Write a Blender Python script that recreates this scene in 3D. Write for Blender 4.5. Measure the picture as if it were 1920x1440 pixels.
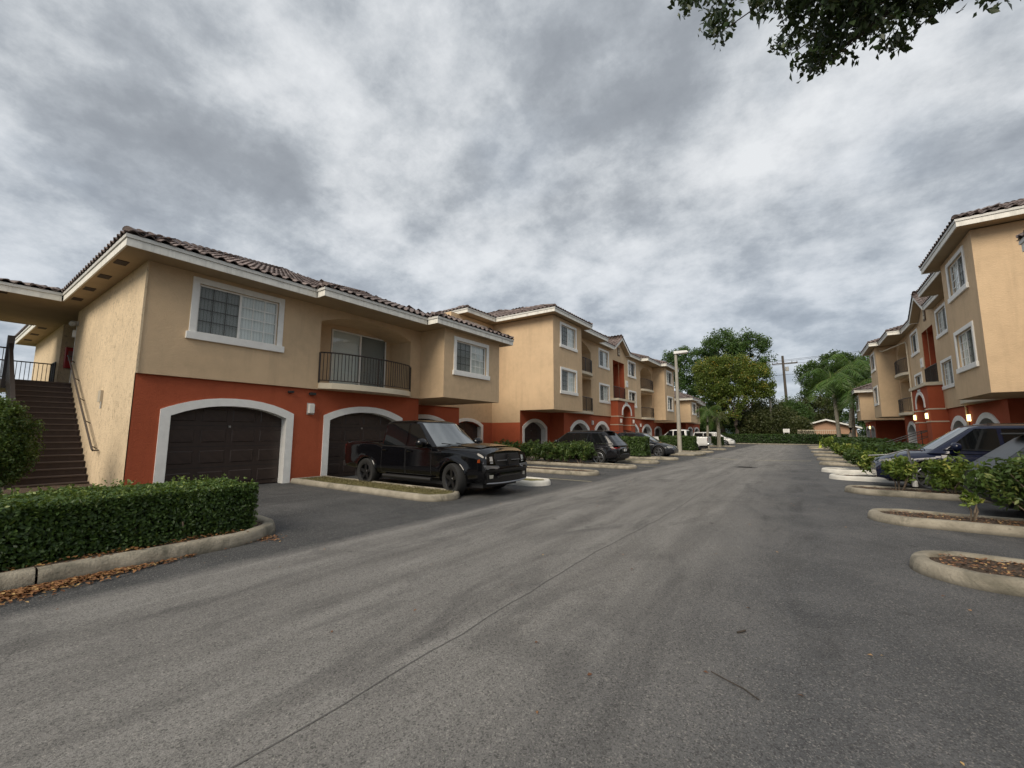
import bpy, math, random
import numpy as np
from mathutils import Matrix, Vector
random.seed(7); RNG = np.random.default_rng(7)
for o in list(bpy.data.objects): bpy.data.objects.remove(o)
SC = bpy.context.scene
COL = SC.collection
R = math.radians

# ------------------------------------------------------------------ camera
cam = bpy.data.cameras.new('camera'); camo = bpy.data.objects.new('camera', cam); COL.objects.link(camo)
SC.camera = camo
cam.sensor_width = 36; cam.lens = 36*777/1920; cam.clip_end = 3000; cam.clip_start = .05
yaw, pit, rol = R(-35.1), R(6.72), R(.19)
fw = Vector((math.sin(yaw)*math.cos(pit), math.cos(yaw)*math.cos(pit), math.sin(pit)))
rt = Vector((math.cos(yaw), -math.sin(yaw), 0)); up = rt.cross(fw)
rt2 = math.cos(rol)*rt + math.sin(rol)*up; up2 = -math.sin(rol)*rt + math.cos(rol)*up
m = Matrix((rt2, up2, -fw)).transposed().to_4x4(); m.translation = (0, 0, 1.6)
camo.matrix_world = m
CAM = Vector((0, 0, 1.6))
SC.view_settings.view_transform = 'Standard'; SC.view_settings.look = 'None'
SC.view_settings.exposure = 1.0; SC.view_settings.gamma = 1; SC.view_settings.use_curve_mapping = False

# ------------------------------------------------------------------ world
SUN_EL, SUN_AZ = R(38), R(176)      # direction towards the sun: compass style from +Y clockwise
W = bpy.data.worlds.new('World'); SC.world = W; W.use_nodes = True
nt = W.node_tree; nt.nodes.clear()
def N(tree, typ, **kw):
    n = tree.nodes.new(typ)
    for k, v in kw.items():
        if k.startswith('i_'):
            key = k[2:]; key = int(key) if key.isdigit() else key.replace('_', ' ')
            n.inputs[key].default_value = v
        else: setattr(n, k, v)
    return n
def math_n(t, op, a, b=None, c=None, clamp=False):
    n = t.nodes.new('ShaderNodeMath'); n.operation = op; n.use_clamp = clamp
    for i, v in enumerate((a, b, c)):
        if v is None: continue
        if isinstance(v, (int, float)): n.inputs[i].default_value = v
        else: t.links.new(v, n.inputs[i])
    return n.outputs[0]
def ramp(t, fac, stops):
    n = t.nodes.new('ShaderNodeValToRGB'); e = n.color_ramp.elements
    while len(e) < len(stops): e.new(.5)
    for el, (p, c) in zip(e, stops):
        el.position = p; el.color = (c[0], c[1], c[2], 1) if hasattr(c, '__len__') else (c, c, c, 1)
    t.links.new(fac, n.inputs[0]); return n.outputs[0]
def mixc(t, f, a, b, mode='MIX'):
    n = t.nodes.new('ShaderNodeMix'); n.data_type = 'RGBA'; n.blend_type = mode
    for s, v in ((n.inputs[0], f), (n.inputs[6], a), (n.inputs[7], b)):
        if isinstance(v, (int, float)): s.default_value = v
        elif isinstance(v, tuple): s.default_value = (v[0], v[1], v[2], 1)
        else: t.links.new(v, s)
    return n.outputs[2]
tc = N(nt, 'ShaderNodeTexCoord'); sep = N(nt, 'ShaderNodeSeparateXYZ'); nt.links.new(tc.outputs['Generated'], sep.inputs[0])
zc = math_n(nt, 'ADD', math_n(nt, 'MAXIMUM', sep.outputs[2], 0.0), 0.36)
comb = N(nt, 'ShaderNodeCombineXYZ')
nt.links.new(math_n(nt, 'DIVIDE', sep.outputs[0], zc), comb.inputs[0]); nt.links.new(math_n(nt, 'DIVIDE', sep.outputs[1], zc), comb.inputs[1])
def noise(t, vec, scale, detail=6, rough=.55, dist=0, sx=None, rot=0, off=(0, 0, 0)):
    mp = t.nodes.new('ShaderNodeMapping'); t.links.new(vec, mp.inputs[0])
    mp.inputs['Location'].default_value = off; mp.inputs['Rotation'].default_value = (0, 0, rot)
    if sx: mp.inputs['Scale'].default_value = sx
    n = t.nodes.new('ShaderNodeTexNoise'); n.inputs['Scale'].default_value = scale; n.inputs['Detail'].default_value = detail
    n.inputs['Roughness'].default_value = rough; n.inputs['Distortion'].default_value = dist
    t.links.new(mp.outputs[0], n.inputs[0]); return n.outputs[0]
cv = comb.outputs[0]
# clumpy stratocumulus: cells (voronoi) warped by noise, broken up by fine fractal noise
wn = nt.nodes.new('ShaderNodeTexNoise'); wn.inputs['Scale'].default_value = 2.6; wn.inputs['Detail'].default_value = 6; wn.inputs['Roughness'].default_value = .6; nt.links.new(cv, wn.inputs[0])
wv_ = nt.nodes.new('ShaderNodeVectorMath'); wv_.operation = 'MULTIPLY_ADD'; nt.links.new(wn.outputs['Color'], wv_.inputs[0]); wv_.inputs[1].default_value = (.42, .42, 0); nt.links.new(cv, wv_.inputs[2])
def cells(scale, off):
    mp = nt.nodes.new('ShaderNodeMapping'); nt.links.new(wv_.outputs[0], mp.inputs[0]); mp.inputs['Location'].default_value = off
    vo = nt.nodes.new('ShaderNodeTexVoronoi'); vo.feature = 'SMOOTH_F1'; vo.inputs['Scale'].default_value = scale; vo.inputs['Smoothness'].default_value = .55; nt.links.new(mp.outputs[0], vo.inputs[0]); return vo.outputs['Distance']
n1 = noise(nt, cv, .8, 3, .5, 0, None, 0, (3.1, 1.7, 0))
n2 = noise(nt, cv, 3.1, 12, .62, 0, None, 0, (7.3, 2.2, 0))
n3 = noise(nt, cv, 11, 10, .66, 0, None, 0, (1.3, 5.2, 0))
c1 = cells(3.4, (0.3, .9, 0)); c2 = cells(8.5, (4.3, 1.9, 0))
dens = math_n(nt, 'MULTIPLY_ADD', n1, .20, -.035)
dens = math_n(nt, 'MULTIPLY_ADD', n2, .72, dens)
dens = math_n(nt, 'MULTIPLY_ADD', n3, .30, dens)
dens = math_n(nt, 'MULTIPLY_ADD', c1, -.20, dens)
dens = math_n(nt, 'MULTIPLY_ADD', c2, -.15, dens)
dens = math_n(nt, 'ADD', dens, .105)
def dirpx(u, v):
    return ((u-960)/777*rt2 - (v-720)/777*up2 + fw).normalized()
def blob(u, v, k, amt):
    global dens
    d = dirpx(u, v)
    vm = nt.nodes.new('ShaderNodeVectorMath'); vm.operation = 'DOT_PRODUCT'
    nt.links.new(tc.outputs['Generated'], vm.inputs[0]); vm.inputs[1].default_value = d
    g = math_n(nt, 'POWER', math_n(nt, 'MAXIMUM', vm.outputs['Value'], 0.0), k)
    dens = math_n(nt, 'MULTIPLY_ADD', g, amt, dens)
for b in ((1130, 190, 60, .10), (900, 170, 70, .05), (1330, 90, 60, .04), (250, 250, 30, .06), (520, 480, 60, .04), (1250, 400, 90, .02), (1000, 560, 14, -.02), (60, 60, 20, .04), (560, 170, 200, -.07), (660, 280, 260, -.06), (1480, 240, 60, -.03),
          (1700, 200, 30, -.015), (1180, 440, 120, -.07), (900, 360, 100, -.05), (420, 330, 60, .03), (1900, 600, 30, .0), (700, 60, 60, -.05), (60, 420, 40, -.05)):
    blob(*b)
cl = ramp(nt, dens, [(.33, (.40, .412, .425)), (.42, (.345, .359, .375)), (.50, (.278, .295, .314)), (.58, (.212, .229, .250)), (.67, (.168, .183, .203)), (.84, (.135, .148, .167))])
sky = N(nt, 'ShaderNodeTexSky', sky_type='NISHITA', sun_disc=False, sun_elevation=SUN_EL, sun_rotation=SUN_AZ)
skc = mixc(nt, 1.0, sky.outputs[0], (.10, .10, .10), 'MULTIPLY')
# thin blue showing through in gaps, mostly towards the horizon
gap = ramp(nt, noise(nt, cv, 1.6, 5, .5, .1, (1, 1, 1), 0, (4.4, 9.1, 0)), [(.55, 0.), (.70, .16)])
lowm = ramp(nt, sep.outputs[2], [(.0, .30), (.22, .22), (.5, .0)])
thin = math_n(nt, 'MAXIMUM', gap, lowm)
blue = mixc(nt, .85, skc, (.185, .232, .295))
fin = mixc(nt, thin, cl, blue)
bg = N(nt, 'ShaderNodeBackground'); bg.inputs[1].default_value = 1.0
nt.links.new(fin, bg.inputs[0]); wo = N(nt, 'ShaderNodeOutputWorld'); nt.links.new(bg.outputs[0], wo.inputs[0])
# ------------------------------------------------------------------ sun (overcast: weak and very soft)
sl = bpy.data.lights.new('sun', 'SUN'); sl.energy = 1.5; sl.angle = R(35); sl.color = (1, .89, .74)
so = bpy.data.objects.new('sun', sl); COL.objects.link(so)
sd = Vector((math.sin(SUN_AZ)*math.cos(SUN_EL), math.cos(SUN_AZ)*math.cos(SUN_EL), math.sin(SUN_EL)))
so.rotation_euler = sd.to_track_quat('Z', 'Y').to_euler(); so.location = (0, -20, 40)

# ------------------------------------------------------------------ materials
MATS = {}
def mat(name, col, rough=.6, metal=0, spec=.5, var=0, vscale=2., bump=0, bscale=30., bdist=.02, emit=None, estr=0, coat=0, streak=None, ior=None, bdet=4):
    if name in MATS: return MATS[name]
    M = bpy.data.materials.new(name); M.use_nodes = True; t = M.node_tree; b = t.nodes['Principled BSDF']
    b.inputs['Base Color'].default_value = (*col, 1); b.inputs['Roughness'].default_value = rough; b.inputs['Metallic'].default_value = metal
    b.inputs['Specular IOR Level'].default_value = spec; b.inputs['Coat Weight'].default_value = coat; b.inputs['Coat Roughness'].default_value = .03
    if ior: b.inputs['IOR'].default_value = ior
    tcn = t.nodes.new('ShaderNodeTexCoord'); v = tcn.outputs['Object']
    if var:
        f = noise(t, v, vscale, 6, .6)
        c = mixc(t, math_n(t, 'MULTIPLY_ADD', f, 2.2, -.6, clamp=True), tuple(x*(1-var) for x in col), tuple(min(1, x*(1+var)) for x in col))
        if streak:   # vertical rain streaks / grime
            f2 = noise(t, v, 1.0, 6, .65, 0, (5, 5, .5))
            c = mixc(t, math_n(t, 'MULTIPLY_ADD', f2, 4*streak, -1.9*streak, clamp=True), c, tuple(x*.6 for x in col))
        t.links.new(c, b.inputs['Base Color'])
    if bump:
        bn = t.nodes.new('ShaderNodeBump'); bn.inputs['Strength'].default_value = bump; bn.inputs['Distance'].default_value = bdist
        t.links.new(noise(t, v, bscale, bdet, .6), bn.inputs['Height']); t.links.new(bn.outputs[0], b.inputs['Normal'])
    if emit: b.inputs['Emission Color'].default_value = (*emit, 1); b.inputs['Emission Strength'].default_value = estr
    MATS[name] = M; return M
def stucco(name, col, rough_amt=.6, patch=None, ts=13):
    if name in MATS: return MATS[name]
    M = bpy.data.materials.new(name); M.use_nodes = True; t = M.node_tree; b = t.nodes['Principled BSDF']
    b.inputs['Roughness'].default_value = .9; b.inputs['Specular IOR Level'].default_value = .25
    v = t.nodes.new('ShaderNodeTexCoord').outputs['Object']
    big = noise(t, v, .55, 5, .6); mid = noise(t, v, 4, 5, .6); st = noise(t, v, 1., 6, .6, 0, (3.5, 3.5, .35))
    c = mixc(t, math_n(t, 'MULTIPLY_ADD', big, 2.5, -.75, clamp=True), tuple(x*.86 for x in col), tuple(x*1.1 for x in col))
    c = mixc(t, math_n(t, 'MULTIPLY_ADD', mid, 1.5, -.45, clamp=True), c, tuple(x*1.12 for x in col))
    c = mixc(t, math_n(t, 'MULTIPLY_ADD', st, 2.6, -1.42, clamp=True), c, tuple(x*.80 for x in col))
    trow = noise(t, v, ts, 6, .68, .5, (1, 1, 2.6)); fine = noise(t, v, 70, 3, .6)
    if patch:    # rough worn render with dark pits
        pit = noise(t, v, 16, 7, .72, .6, (1, 1, .55)); pm = noise(t, v, .8, 3, .5)
        c = mixc(t, math_n(t, 'MULTIPLY', math_n(t, 'MULTIPLY_ADD', pit, 9, -4.7, clamp=True), math_n(t, 'MULTIPLY_ADD', pm, 2.5, -.55, clamp=True)), c, patch)
        c = mixc(t, math_n(t, 'MULTIPLY_ADD', noise(t, v, 2.1, 5, .6, .5), 3.5, -1.8, clamp=True), c, tuple(x*.84 for x in col))
    t.links.new(c, b.inputs['Base Color'])
    bn = t.nodes.new('ShaderNodeBump'); bn.inputs['Strength'].default_value = rough_amt; bn.inputs['Distance'].default_value = .016
    t.links.new(math_n(t, 'MULTIPLY_ADD', fine, .35, trow), bn.inputs['Height']); t.links.new(bn.outputs[0], b.inputs['Normal'])
    MATS[name] = M; return M
BEIGE = stucco('stucco_beige', (.63, .465, .295), .8)
BEIGE_PALE = stucco('stucco_beige_worn', (.72, .575, .39), 1., (.34, .26, .17))
RED = stucco('stucco_red', (.41, .098, .045), .9)
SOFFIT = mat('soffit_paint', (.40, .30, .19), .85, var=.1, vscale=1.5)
WHITE = mat('trim_white', (.86, .85, .81), .6, var=.07, vscale=5, bump=.2, bscale=60, bdist=.004)
WHITE_OLD = mat('fascia_white', (.82, .80, .73), .6, var=.10, vscale=3, streak=.7)
DRIP = mat('drip_edge', (.60, .59, .55), .5, var=.12, vscale=3)
CREAM = mat('cream_trim', (.66, .58, .44), .7, var=.1)
DOORB = mat('garage_brown', (.040, .026, .021), .42, var=.2, vscale=6, bump=.15, bscale=80, bdist=.002)
DARK = mat('interior_dark', (.03, .03, .03), .9)
DECK = mat('roof_underlay', (.035, .028, .025), .9)
METAL = mat('railing_bronze', (.035, .028, .025), .4, var=.15)
STEEL = mat('galvanised', (.35, .35, .34), .4, .8, var=.15, vscale=12)
STAIRM = mat('stair_brown', (.045, .028, .024), .6, var=.25, vscale=7, bump=.2, bscale=50, bdist=.005)
STAIRE = mat('stair_nosing', (.075, .055, .048), .6, var=.2)
def kerbmat():
    M = bpy.data.materials.new('kerb_concrete'); M.use_nodes = True; t = M.node_tree; b = t.nodes['Principled BSDF']; b.inputs['Roughness'].default_value = .92
    v = t.nodes.new('ShaderNodeNewGeometry').outputs['Position']
    c = mixc(t, math_n(t, 'MULTIPLY_ADD', noise(t, v, 3.5, 6, .6), 3, -1., clamp=True), (.24, .215, .165), (.40, .36, .285))
    c = mixc(t, math_n(t, 'MULTIPLY_ADD', noise(t, v, 1.9, 7, .68, .6), 5, -2.55, clamp=True), c, (.105, .10, .075))
    c = mixc(t, math_n(t, 'MULTIPLY_ADD', noise(t, v, 14, 5, .65), 4, -2.3, clamp=True), c, (.13, .115, .085))
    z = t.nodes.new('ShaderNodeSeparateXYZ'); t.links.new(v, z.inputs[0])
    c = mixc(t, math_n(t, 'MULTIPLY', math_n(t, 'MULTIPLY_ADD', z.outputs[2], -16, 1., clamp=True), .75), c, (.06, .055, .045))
    t.links.new(c, b.inputs['Base Color']); bn = t.nodes.new('ShaderNodeBump'); bn.inputs['Strength'].default_value = 1; bn.inputs['Distance'].default_value = .02
    t.links.new(noise(t, v, 34, 5, .7), bn.inputs['Height']); t.links.new(bn.outputs[0], b.inputs['Normal']); return M
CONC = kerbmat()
CONCW = mat('kerb_painted', (.66, .64, .58), .8, var=.18, vscale=3, bump=.4, bscale=40, bdist=.008)
POLEC = mat('pole_concrete', (.36, .34, .29), .85, var=.15, vscale=3, bump=.4, bscale=40, bdist=.01)
LAMPW = mat('lamp_white', (.80, .80, .78), .35)
BLIND = mat('blind_slat', (.88, .88, .84), .6)
SCREEN = mat('insect_screen', (.07, .07, .07), .7)
BARK = mat('bark', (.060, .048, .038), .95, var=.35, vscale=7, bump=1, bscale=14, bdist=.05)
PALMT = mat('palm_trunk', (.27, .25, .20), .9, var=.25, vscale=5, bump=.6, bscale=9, bdist=.03)
TWIG = mat('shrub_twig', (.16, .125, .09), .9, var=.3, vscale=9)
RED_BOX = mat('fire_red', (.40, .02, .02), .35)
YELL = mat('cone_lime', (.55, .62, .10), .5)
GRIDD = mat('muntin_dark', (.20, .20, .19), .5)
GREY = mat('grey_plastic', (.45, .45, .43), .5)
def leafmat(name, dark, light, yellow=None, trans=.25):
    M = bpy.data.materials.new(name); M.use_nodes = True; t = M.node_tree; b = t.nodes['Principled BSDF']
    a = t.nodes.new('ShaderNodeAttribute'); a.attribute_name = 'rnd'
    st = [(0, dark), (.75, light), (1, yellow or light)]
    c = ramp(t, a.outputs['Fac'], st); t.links.new(c, b.inputs['Base Color'])
    b.inputs['Roughness'].default_value = .45; b.inputs['Specular IOR Level'].default_value = .4
    tr = t.nodes.new('ShaderNodeBsdfTranslucent'); t.links.new(mixc(t, .5, c, (.25, .32, .04)), tr.inputs[0])
    mx = t.nodes.new('ShaderNodeMixShader'); mx.inputs[0].default_value = trans
    t.links.new(b.outputs[0], mx.inputs[1]); t.links.new(tr.outputs[0], mx.inputs[2]); t.links.new(mx.outputs[0], t.nodes['Material Output'].inputs[0])
    MATS[name] = M; return M
LF_HEDGE = leafmat('leaf_hedge', (.018, .043, .011), (.075, .135, .027), (.24, .30, .075))
LF_DARK = leafmat('leaf_dark', (.018, .042, .012), (.055, .105, .025), (.085, .14, .035))
LF_MANGO = leafmat('leaf_tall_tree', (.02, .05, .014), (.065, .125, .03), (.10, .17, .04))
LF_GOLD = leafmat('leaf_gold', (.05, .09, .015), (.14, .185, .03), (.33, .22, .03))
LF_OLIVE = leafmat('leaf_olive', (.035, .05, .018), (.085, .10, .035), (.15, .13, .06))
LF_CROTON = leafmat('leaf_croton', (.04, .09, .015), (.20, .27, .05), (.62, .58, .16))
LF_BUSH = leafmat('leaf_bush', (.028, .058, .015), (.085, .140, .035), (.22, .25, .07))
LF_PALM = leafmat('leaf_palm', (.03, .07, .015), (.085, .16, .03), (.13, .22, .04), .15)
LF_OVER = leafmat('leaf_overhead', (.008, .018, .006), (.022, .045, .012), (.035, .06, .015), .08)
LF_LITTER = leafmat('leaf_litter', (.12, .05, .022), (.30, .15, .06), (.50, .34, .14), 0)
LF_GRASS = leafmat('grass_blade', (.10, .085, .035), (.19, .165, .065), (.36, .30, .17), .1)
def glassmat():
    M = bpy.data.materials.new('window_glass'); M.use_nodes = True; t = M.node_tree; t.nodes.remove(t.nodes['Principled BSDF'])
    tr = N(t, 'ShaderNodeBsdfTransparent'); tr.inputs[0].default_value = (.88, .92, .91, 1)
    gl = N(t, 'ShaderNodeBsdfGlossy'); gl.inputs['Roughness'].default_value = .02; gl.inputs[0].default_value = (.95, .97, 1, 1)
    fr = N(t, 'ShaderNodeLayerWeight'); fr.inputs[0].default_value = .5
    mx = N(t, 'ShaderNodeMixShader'); t.links.new(math_n(t, 'MULTIPLY_ADD', math_n(t, 'POWER', fr.outputs['Facing'], 3.5), .8, .07), mx.inputs[0])
    t.links.new(tr.outputs[0], mx.inputs[1]); t.links.new(gl.outputs[0], mx.inputs[2]); t.links.new(mx.outputs[0], t.nodes['Material Output'].inputs[0]); return M
GLASS = glassmat()
def screenmat():
    M = bpy.data.materials.new('screened_glass'); M.use_nodes = True; t = M.node_tree; t.nodes.remove(t.nodes['Principled BSDF'])
    tr = N(t, 'ShaderNodeBsdfTransparent'); tr.inputs[0].default_value = (.9, .9, .9, 1)
    d = N(t, 'ShaderNodeBsdfDiffuse'); d.inputs[0].default_value = (.06, .06, .06, 1)
    mx = N(t, 'ShaderNodeMixShader'); mx.inputs[0].default_value = .34
    t.links.new(tr.outputs[0], mx.inputs[1]); t.links.new(d.outputs[0], mx.inputs[2]); t.links.new(mx.outputs[0], t.nodes['Material Output'].inputs[0]); return M
SCREENG = screenmat()
def tilemat():
    M = bpy.data.materials.new('barrel_tile'); M.use_nodes = True; t = M.node_tree; b = t.nodes['Principled BSDF']
    g = t.nodes.new('ShaderNodeNewGeometry'); v = g.outputs['Position']
    oi = noise(t, v, 1.9, 2, .5); ob = noise(t, v, 9, 5, .6); bl = noise(t, v, .35, 3, .5)
    c = ramp(t, math_n(t, 'MULTIPLY_ADD', ob, .35, math_n(t, 'MULTIPLY', oi, .75)), [(.36, (.075, .055, .050)), (.52, (.15, .112, .10)), (.68, (.25, .195, .175))])
    c = mixc(t, math_n(t, 'MULTIPLY_ADD', bl, 2, -.9, clamp=True), c, (.085, .075, .072))
    t.links.new(c, b.inputs['Base Color']); b.inputs['Roughness'].default_value = .62
    bn = t.nodes.new('ShaderNodeBump'); bn.inputs['Strength'].default_value = .3; bn.inputs['Distance'].default_value = .01
    t.links.new(noise(t, v, 60, 3, .6), bn.inputs['Height']); t.links.new(bn.outputs[0], b.inputs['Normal'])
    return M
TILE = tilemat()
def asphalt():
    M = bpy.data.materials.new('asphalt'); M.use_nodes = True; t = M.node_tree; b = t.nodes['Principled BSDF']
    g = t.nodes.new('ShaderNodeNewGeometry'); v = g.outputs['Position']
    s = t.nodes.new('ShaderNodeSeparateXYZ'); t.links.new(v, s.inputs[0]); x = s.outputs[0]; y = s.outputs[1]
    w = math_n(t, 'MULTIPLY_ADD', noise(t, v, .35, 4, .5), 1.6, -.8); w2 = math_n(t, 'MULTIPLY_ADD', noise(t, v, 1.3, 4, .6), .5, -.25)
    xx = math_n(t, 'ADD', math_n(t, 'ADD', x, w), w2)
    lane = math_n(t, 'MULTIPLY', math_n(t, 'SUBTRACT', math_n(t, 'ADD', x, math_n(t, 'MULTIPLY', w2, .8)), -5.95), 3.0, clamp=True)
    right = math_n(t, 'MULTIPLY_ADD', xx, .55, 1.05, clamp=True)
    st = noise(t, v, 1.0, 6, .6, 0, (2.6, .22, 1)); pat = noise(t, v, .9, 6, .62)
    lanec = mixc(t, math_n(t, 'MULTIPLY_ADD', st, 2.6, -.8, clamp=True), (.172, .165, .156), (.315, .305, .287))
    lanec = mixc(t, math_n(t, 'MULTIPLY_ADD', pat, 3.4, -1.9, clamp=True), lanec, (.142, .137, .132))
    rc = mixc(t, math_n(t, 'MULTIPLY_ADD', pat, 2.4, -.7, clamp=True), (.078, .082, .088), (.165, .165, .168))
    lc = mixc(t, math_n(t, 'MULTIPLY_ADD', pat, 2.4, -.7, clamp=True), (.052, .055, .058), (.115, .115, .116))
    c = mixc(t, right, lanec, rc); c = mixc(t, lane, lc, c)
    # aggregate speckle
    sp = t.nodes.new('ShaderNodeTexVoronoi'); sp.inputs['Scale'].default_value = 170; t.links.new(v, sp.inputs[0])
    sc = t.nodes.new('ShaderNodeSeparateColor'); t.links.new(sp.outputs['Color'], sc.inputs[0])
    c = mixc(t, math_n(t, 'MULTIPLY_ADD', sc.outputs[0], 6, -5.1, clamp=True), c, mixc(t, .45, c, (.48, .46, .42)))
    c = mixc(t, math_n(t, 'MULTIPLY_ADD', sc.outputs[1], 3, -1.6, clamp=True), c, mixc(t, .42, c, (.02, .02, .02)))
    s2 = t.nodes.new('ShaderNodeTexVoronoi'); s2.inputs['Scale'].default_value = 95; t.links.new(v, s2.inputs[0])
    q2 = t.nodes.new('ShaderNodeSeparateColor'); t.links.new(s2.outputs['Color'], q2.inputs[0])
    c = mixc(t, math_n(t, 'MULTIPLY_ADD', q2.outputs[0], 8, -7.2, clamp=True), c, mixc(t, .35, c, (.60, .56, .50)))
    c = mixc(t, math_n(t, 'MULTIPLY_ADD', q2.outputs[1], 4, -2.9, clamp=True), c, mixc(t, .5, c, (.015, .015, .015)))
    # skid / scuff arcs and broad wear
    wr = noise(t, v, .55, 8, .7, 1.2, (1.6, .5, 1), .15)
    c = mixc(t, math_n(t, 'MULTIPLY_ADD', wr, 6, -3.1, clamp=True), c, mixc(t, .5, c, (.035, .035, .036)))
    c = mixc(t, math_n(t, 'MULTIPLY_ADD', noise(t, v, 2.2, 7, .7, .8), 4.5, -2.7, clamp=True), c, mixc(t, .3, c, (.36, .345, .32)))
    # small oil spots
    v2 = t.nodes.new('ShaderNodeTexVoronoi'); v2.inputs['Scale'].default_value = 1.1; v2.inputs['Randomness'].default_value = 1
    wv = t.nodes.new('ShaderNodeVectorMath'); wv.operation = 'MULTIPLY_ADD'; nn = t.nodes.new('ShaderNodeTexNoise'); nn.inputs['Scale'].default_value = 9; t.links.new(v, nn.inputs[0])
    t.links.new(nn.outputs['Color'], wv.inputs[0]); wv.inputs[1].default_value = (.12, .12, 0); t.links.new(v, wv.inputs[2]); t.links.new(wv.outputs[0], v2.inputs[0])
    spot = math_n(t, 'SUBTRACT', 1.0, math_n(t, 'MULTIPLY_ADD', v2.outputs['Distance'], 22, -.7, clamp=True))
    c = mixc(t, math_n(t, 'MULTIPLY', spot, .5), c, (.03, .03, .03))
    # hairline cracks
    v3 = t.nodes.new('ShaderNodeTexVoronoi'); v3.feature = 'DISTANCE_TO_EDGE'; v3.inputs['Scale'].default_value = .7; t.links.new(wv.outputs[0], v3.inputs[0])
    ck = math_n(t, 'SUBTRACT', 1.0, math_n(t, 'MULTIPLY', v3.outputs['Distance'], 220, clamp=True))
    ck = math_n(t, 'MULTIPLY', ck, math_n(t, 'ADD', math_n(t, 'MULTIPLY_ADD', noise(t, v, .5, 3, .5), 6, -3.2, clamp=True), math_n(t, 'MULTIPLY', right, .35), clamp=True))
    c = mixc(t, math_n(t, 'MULTIPLY', ck, .75), c, (.025, .025, .025))
    t.links.new(c, b.inputs['Base Color']); b.inputs['Roughness'].default_value = .82; b.inputs['Specular IOR Level'].default_value = .35
    bn = t.nodes.new('ShaderNodeBump'); bn.inputs['Strength'].default_value = .8; bn.inputs['Distance'].default_value = .010
    h = math_n(t, 'MULTIPLY_ADD', sc.outputs[0], .6, noise(t, v, 190, 2, .7))
    t.links.new(h, bn.inputs['Height']); t.links.new(bn.outputs[0], b.inputs['Normal'])
    return M
ASPH = asphalt()
SOIL = mat('mulch', (.11, .078, .055), .95, var=.75, vscale=30, bump=1, bscale=50, bdist=.06)
LAWN = mat('dry_lawn', (.20, .18, .07), .95, var=.45, vscale=9, bump=1, bscale=60, bdist=.03)
GROUND = mat('ground_green', (.07, .085, .035), .95, var=.4, vscale=1.5, bump=1, bscale=20, bdist=.05)

# ------------------------------------------------------------------ mesh helpers
class XFm:            # mirroring / offset of a whole building
    sx = 1; ox = 0.; sy = 1; oy = 0.; org = (0., 0., 0.)
XF = XFm()
def setxf(sx=1, ox=0., sy=1, oy=0., org=None):
    XF.sx, XF.ox, XF.sy, XF.oy = sx, ox, sy, oy
    if org is not None: XF.org = org
def xfp(p): return (XF.sx*p[0]+XF.ox-XF.org[0], XF.sy*p[1]+XF.oy-XF.org[1], p[2]-XF.org[2])
def link(name, me, parent=None, m=None, kind=None):
    o = bpy.data.objects.new(name, me); COL.objects.link(o)
    if parent is not None: o.parent = parent
    if m is not None and me is not None and not me.materials: me.materials.append(m)
    if kind: o['kind'] = kind
    return o
def thing(name, label, cat, loc=(0, 0, 0), rotz=0, group=None):
    o = bpy.data.objects.new(name, None); COL.objects.link(o); o.location = loc; o.rotation_euler = (0, 0, rotz)
    o.empty_display_size = .3; o['label'] = label; o['category'] = cat
    if group: o['group'] = group
    return o
def tag(o, label, cat, group=None):
    o['label'] = label; o['category'] = cat
    if group: o['group'] = group
    return o
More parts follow.
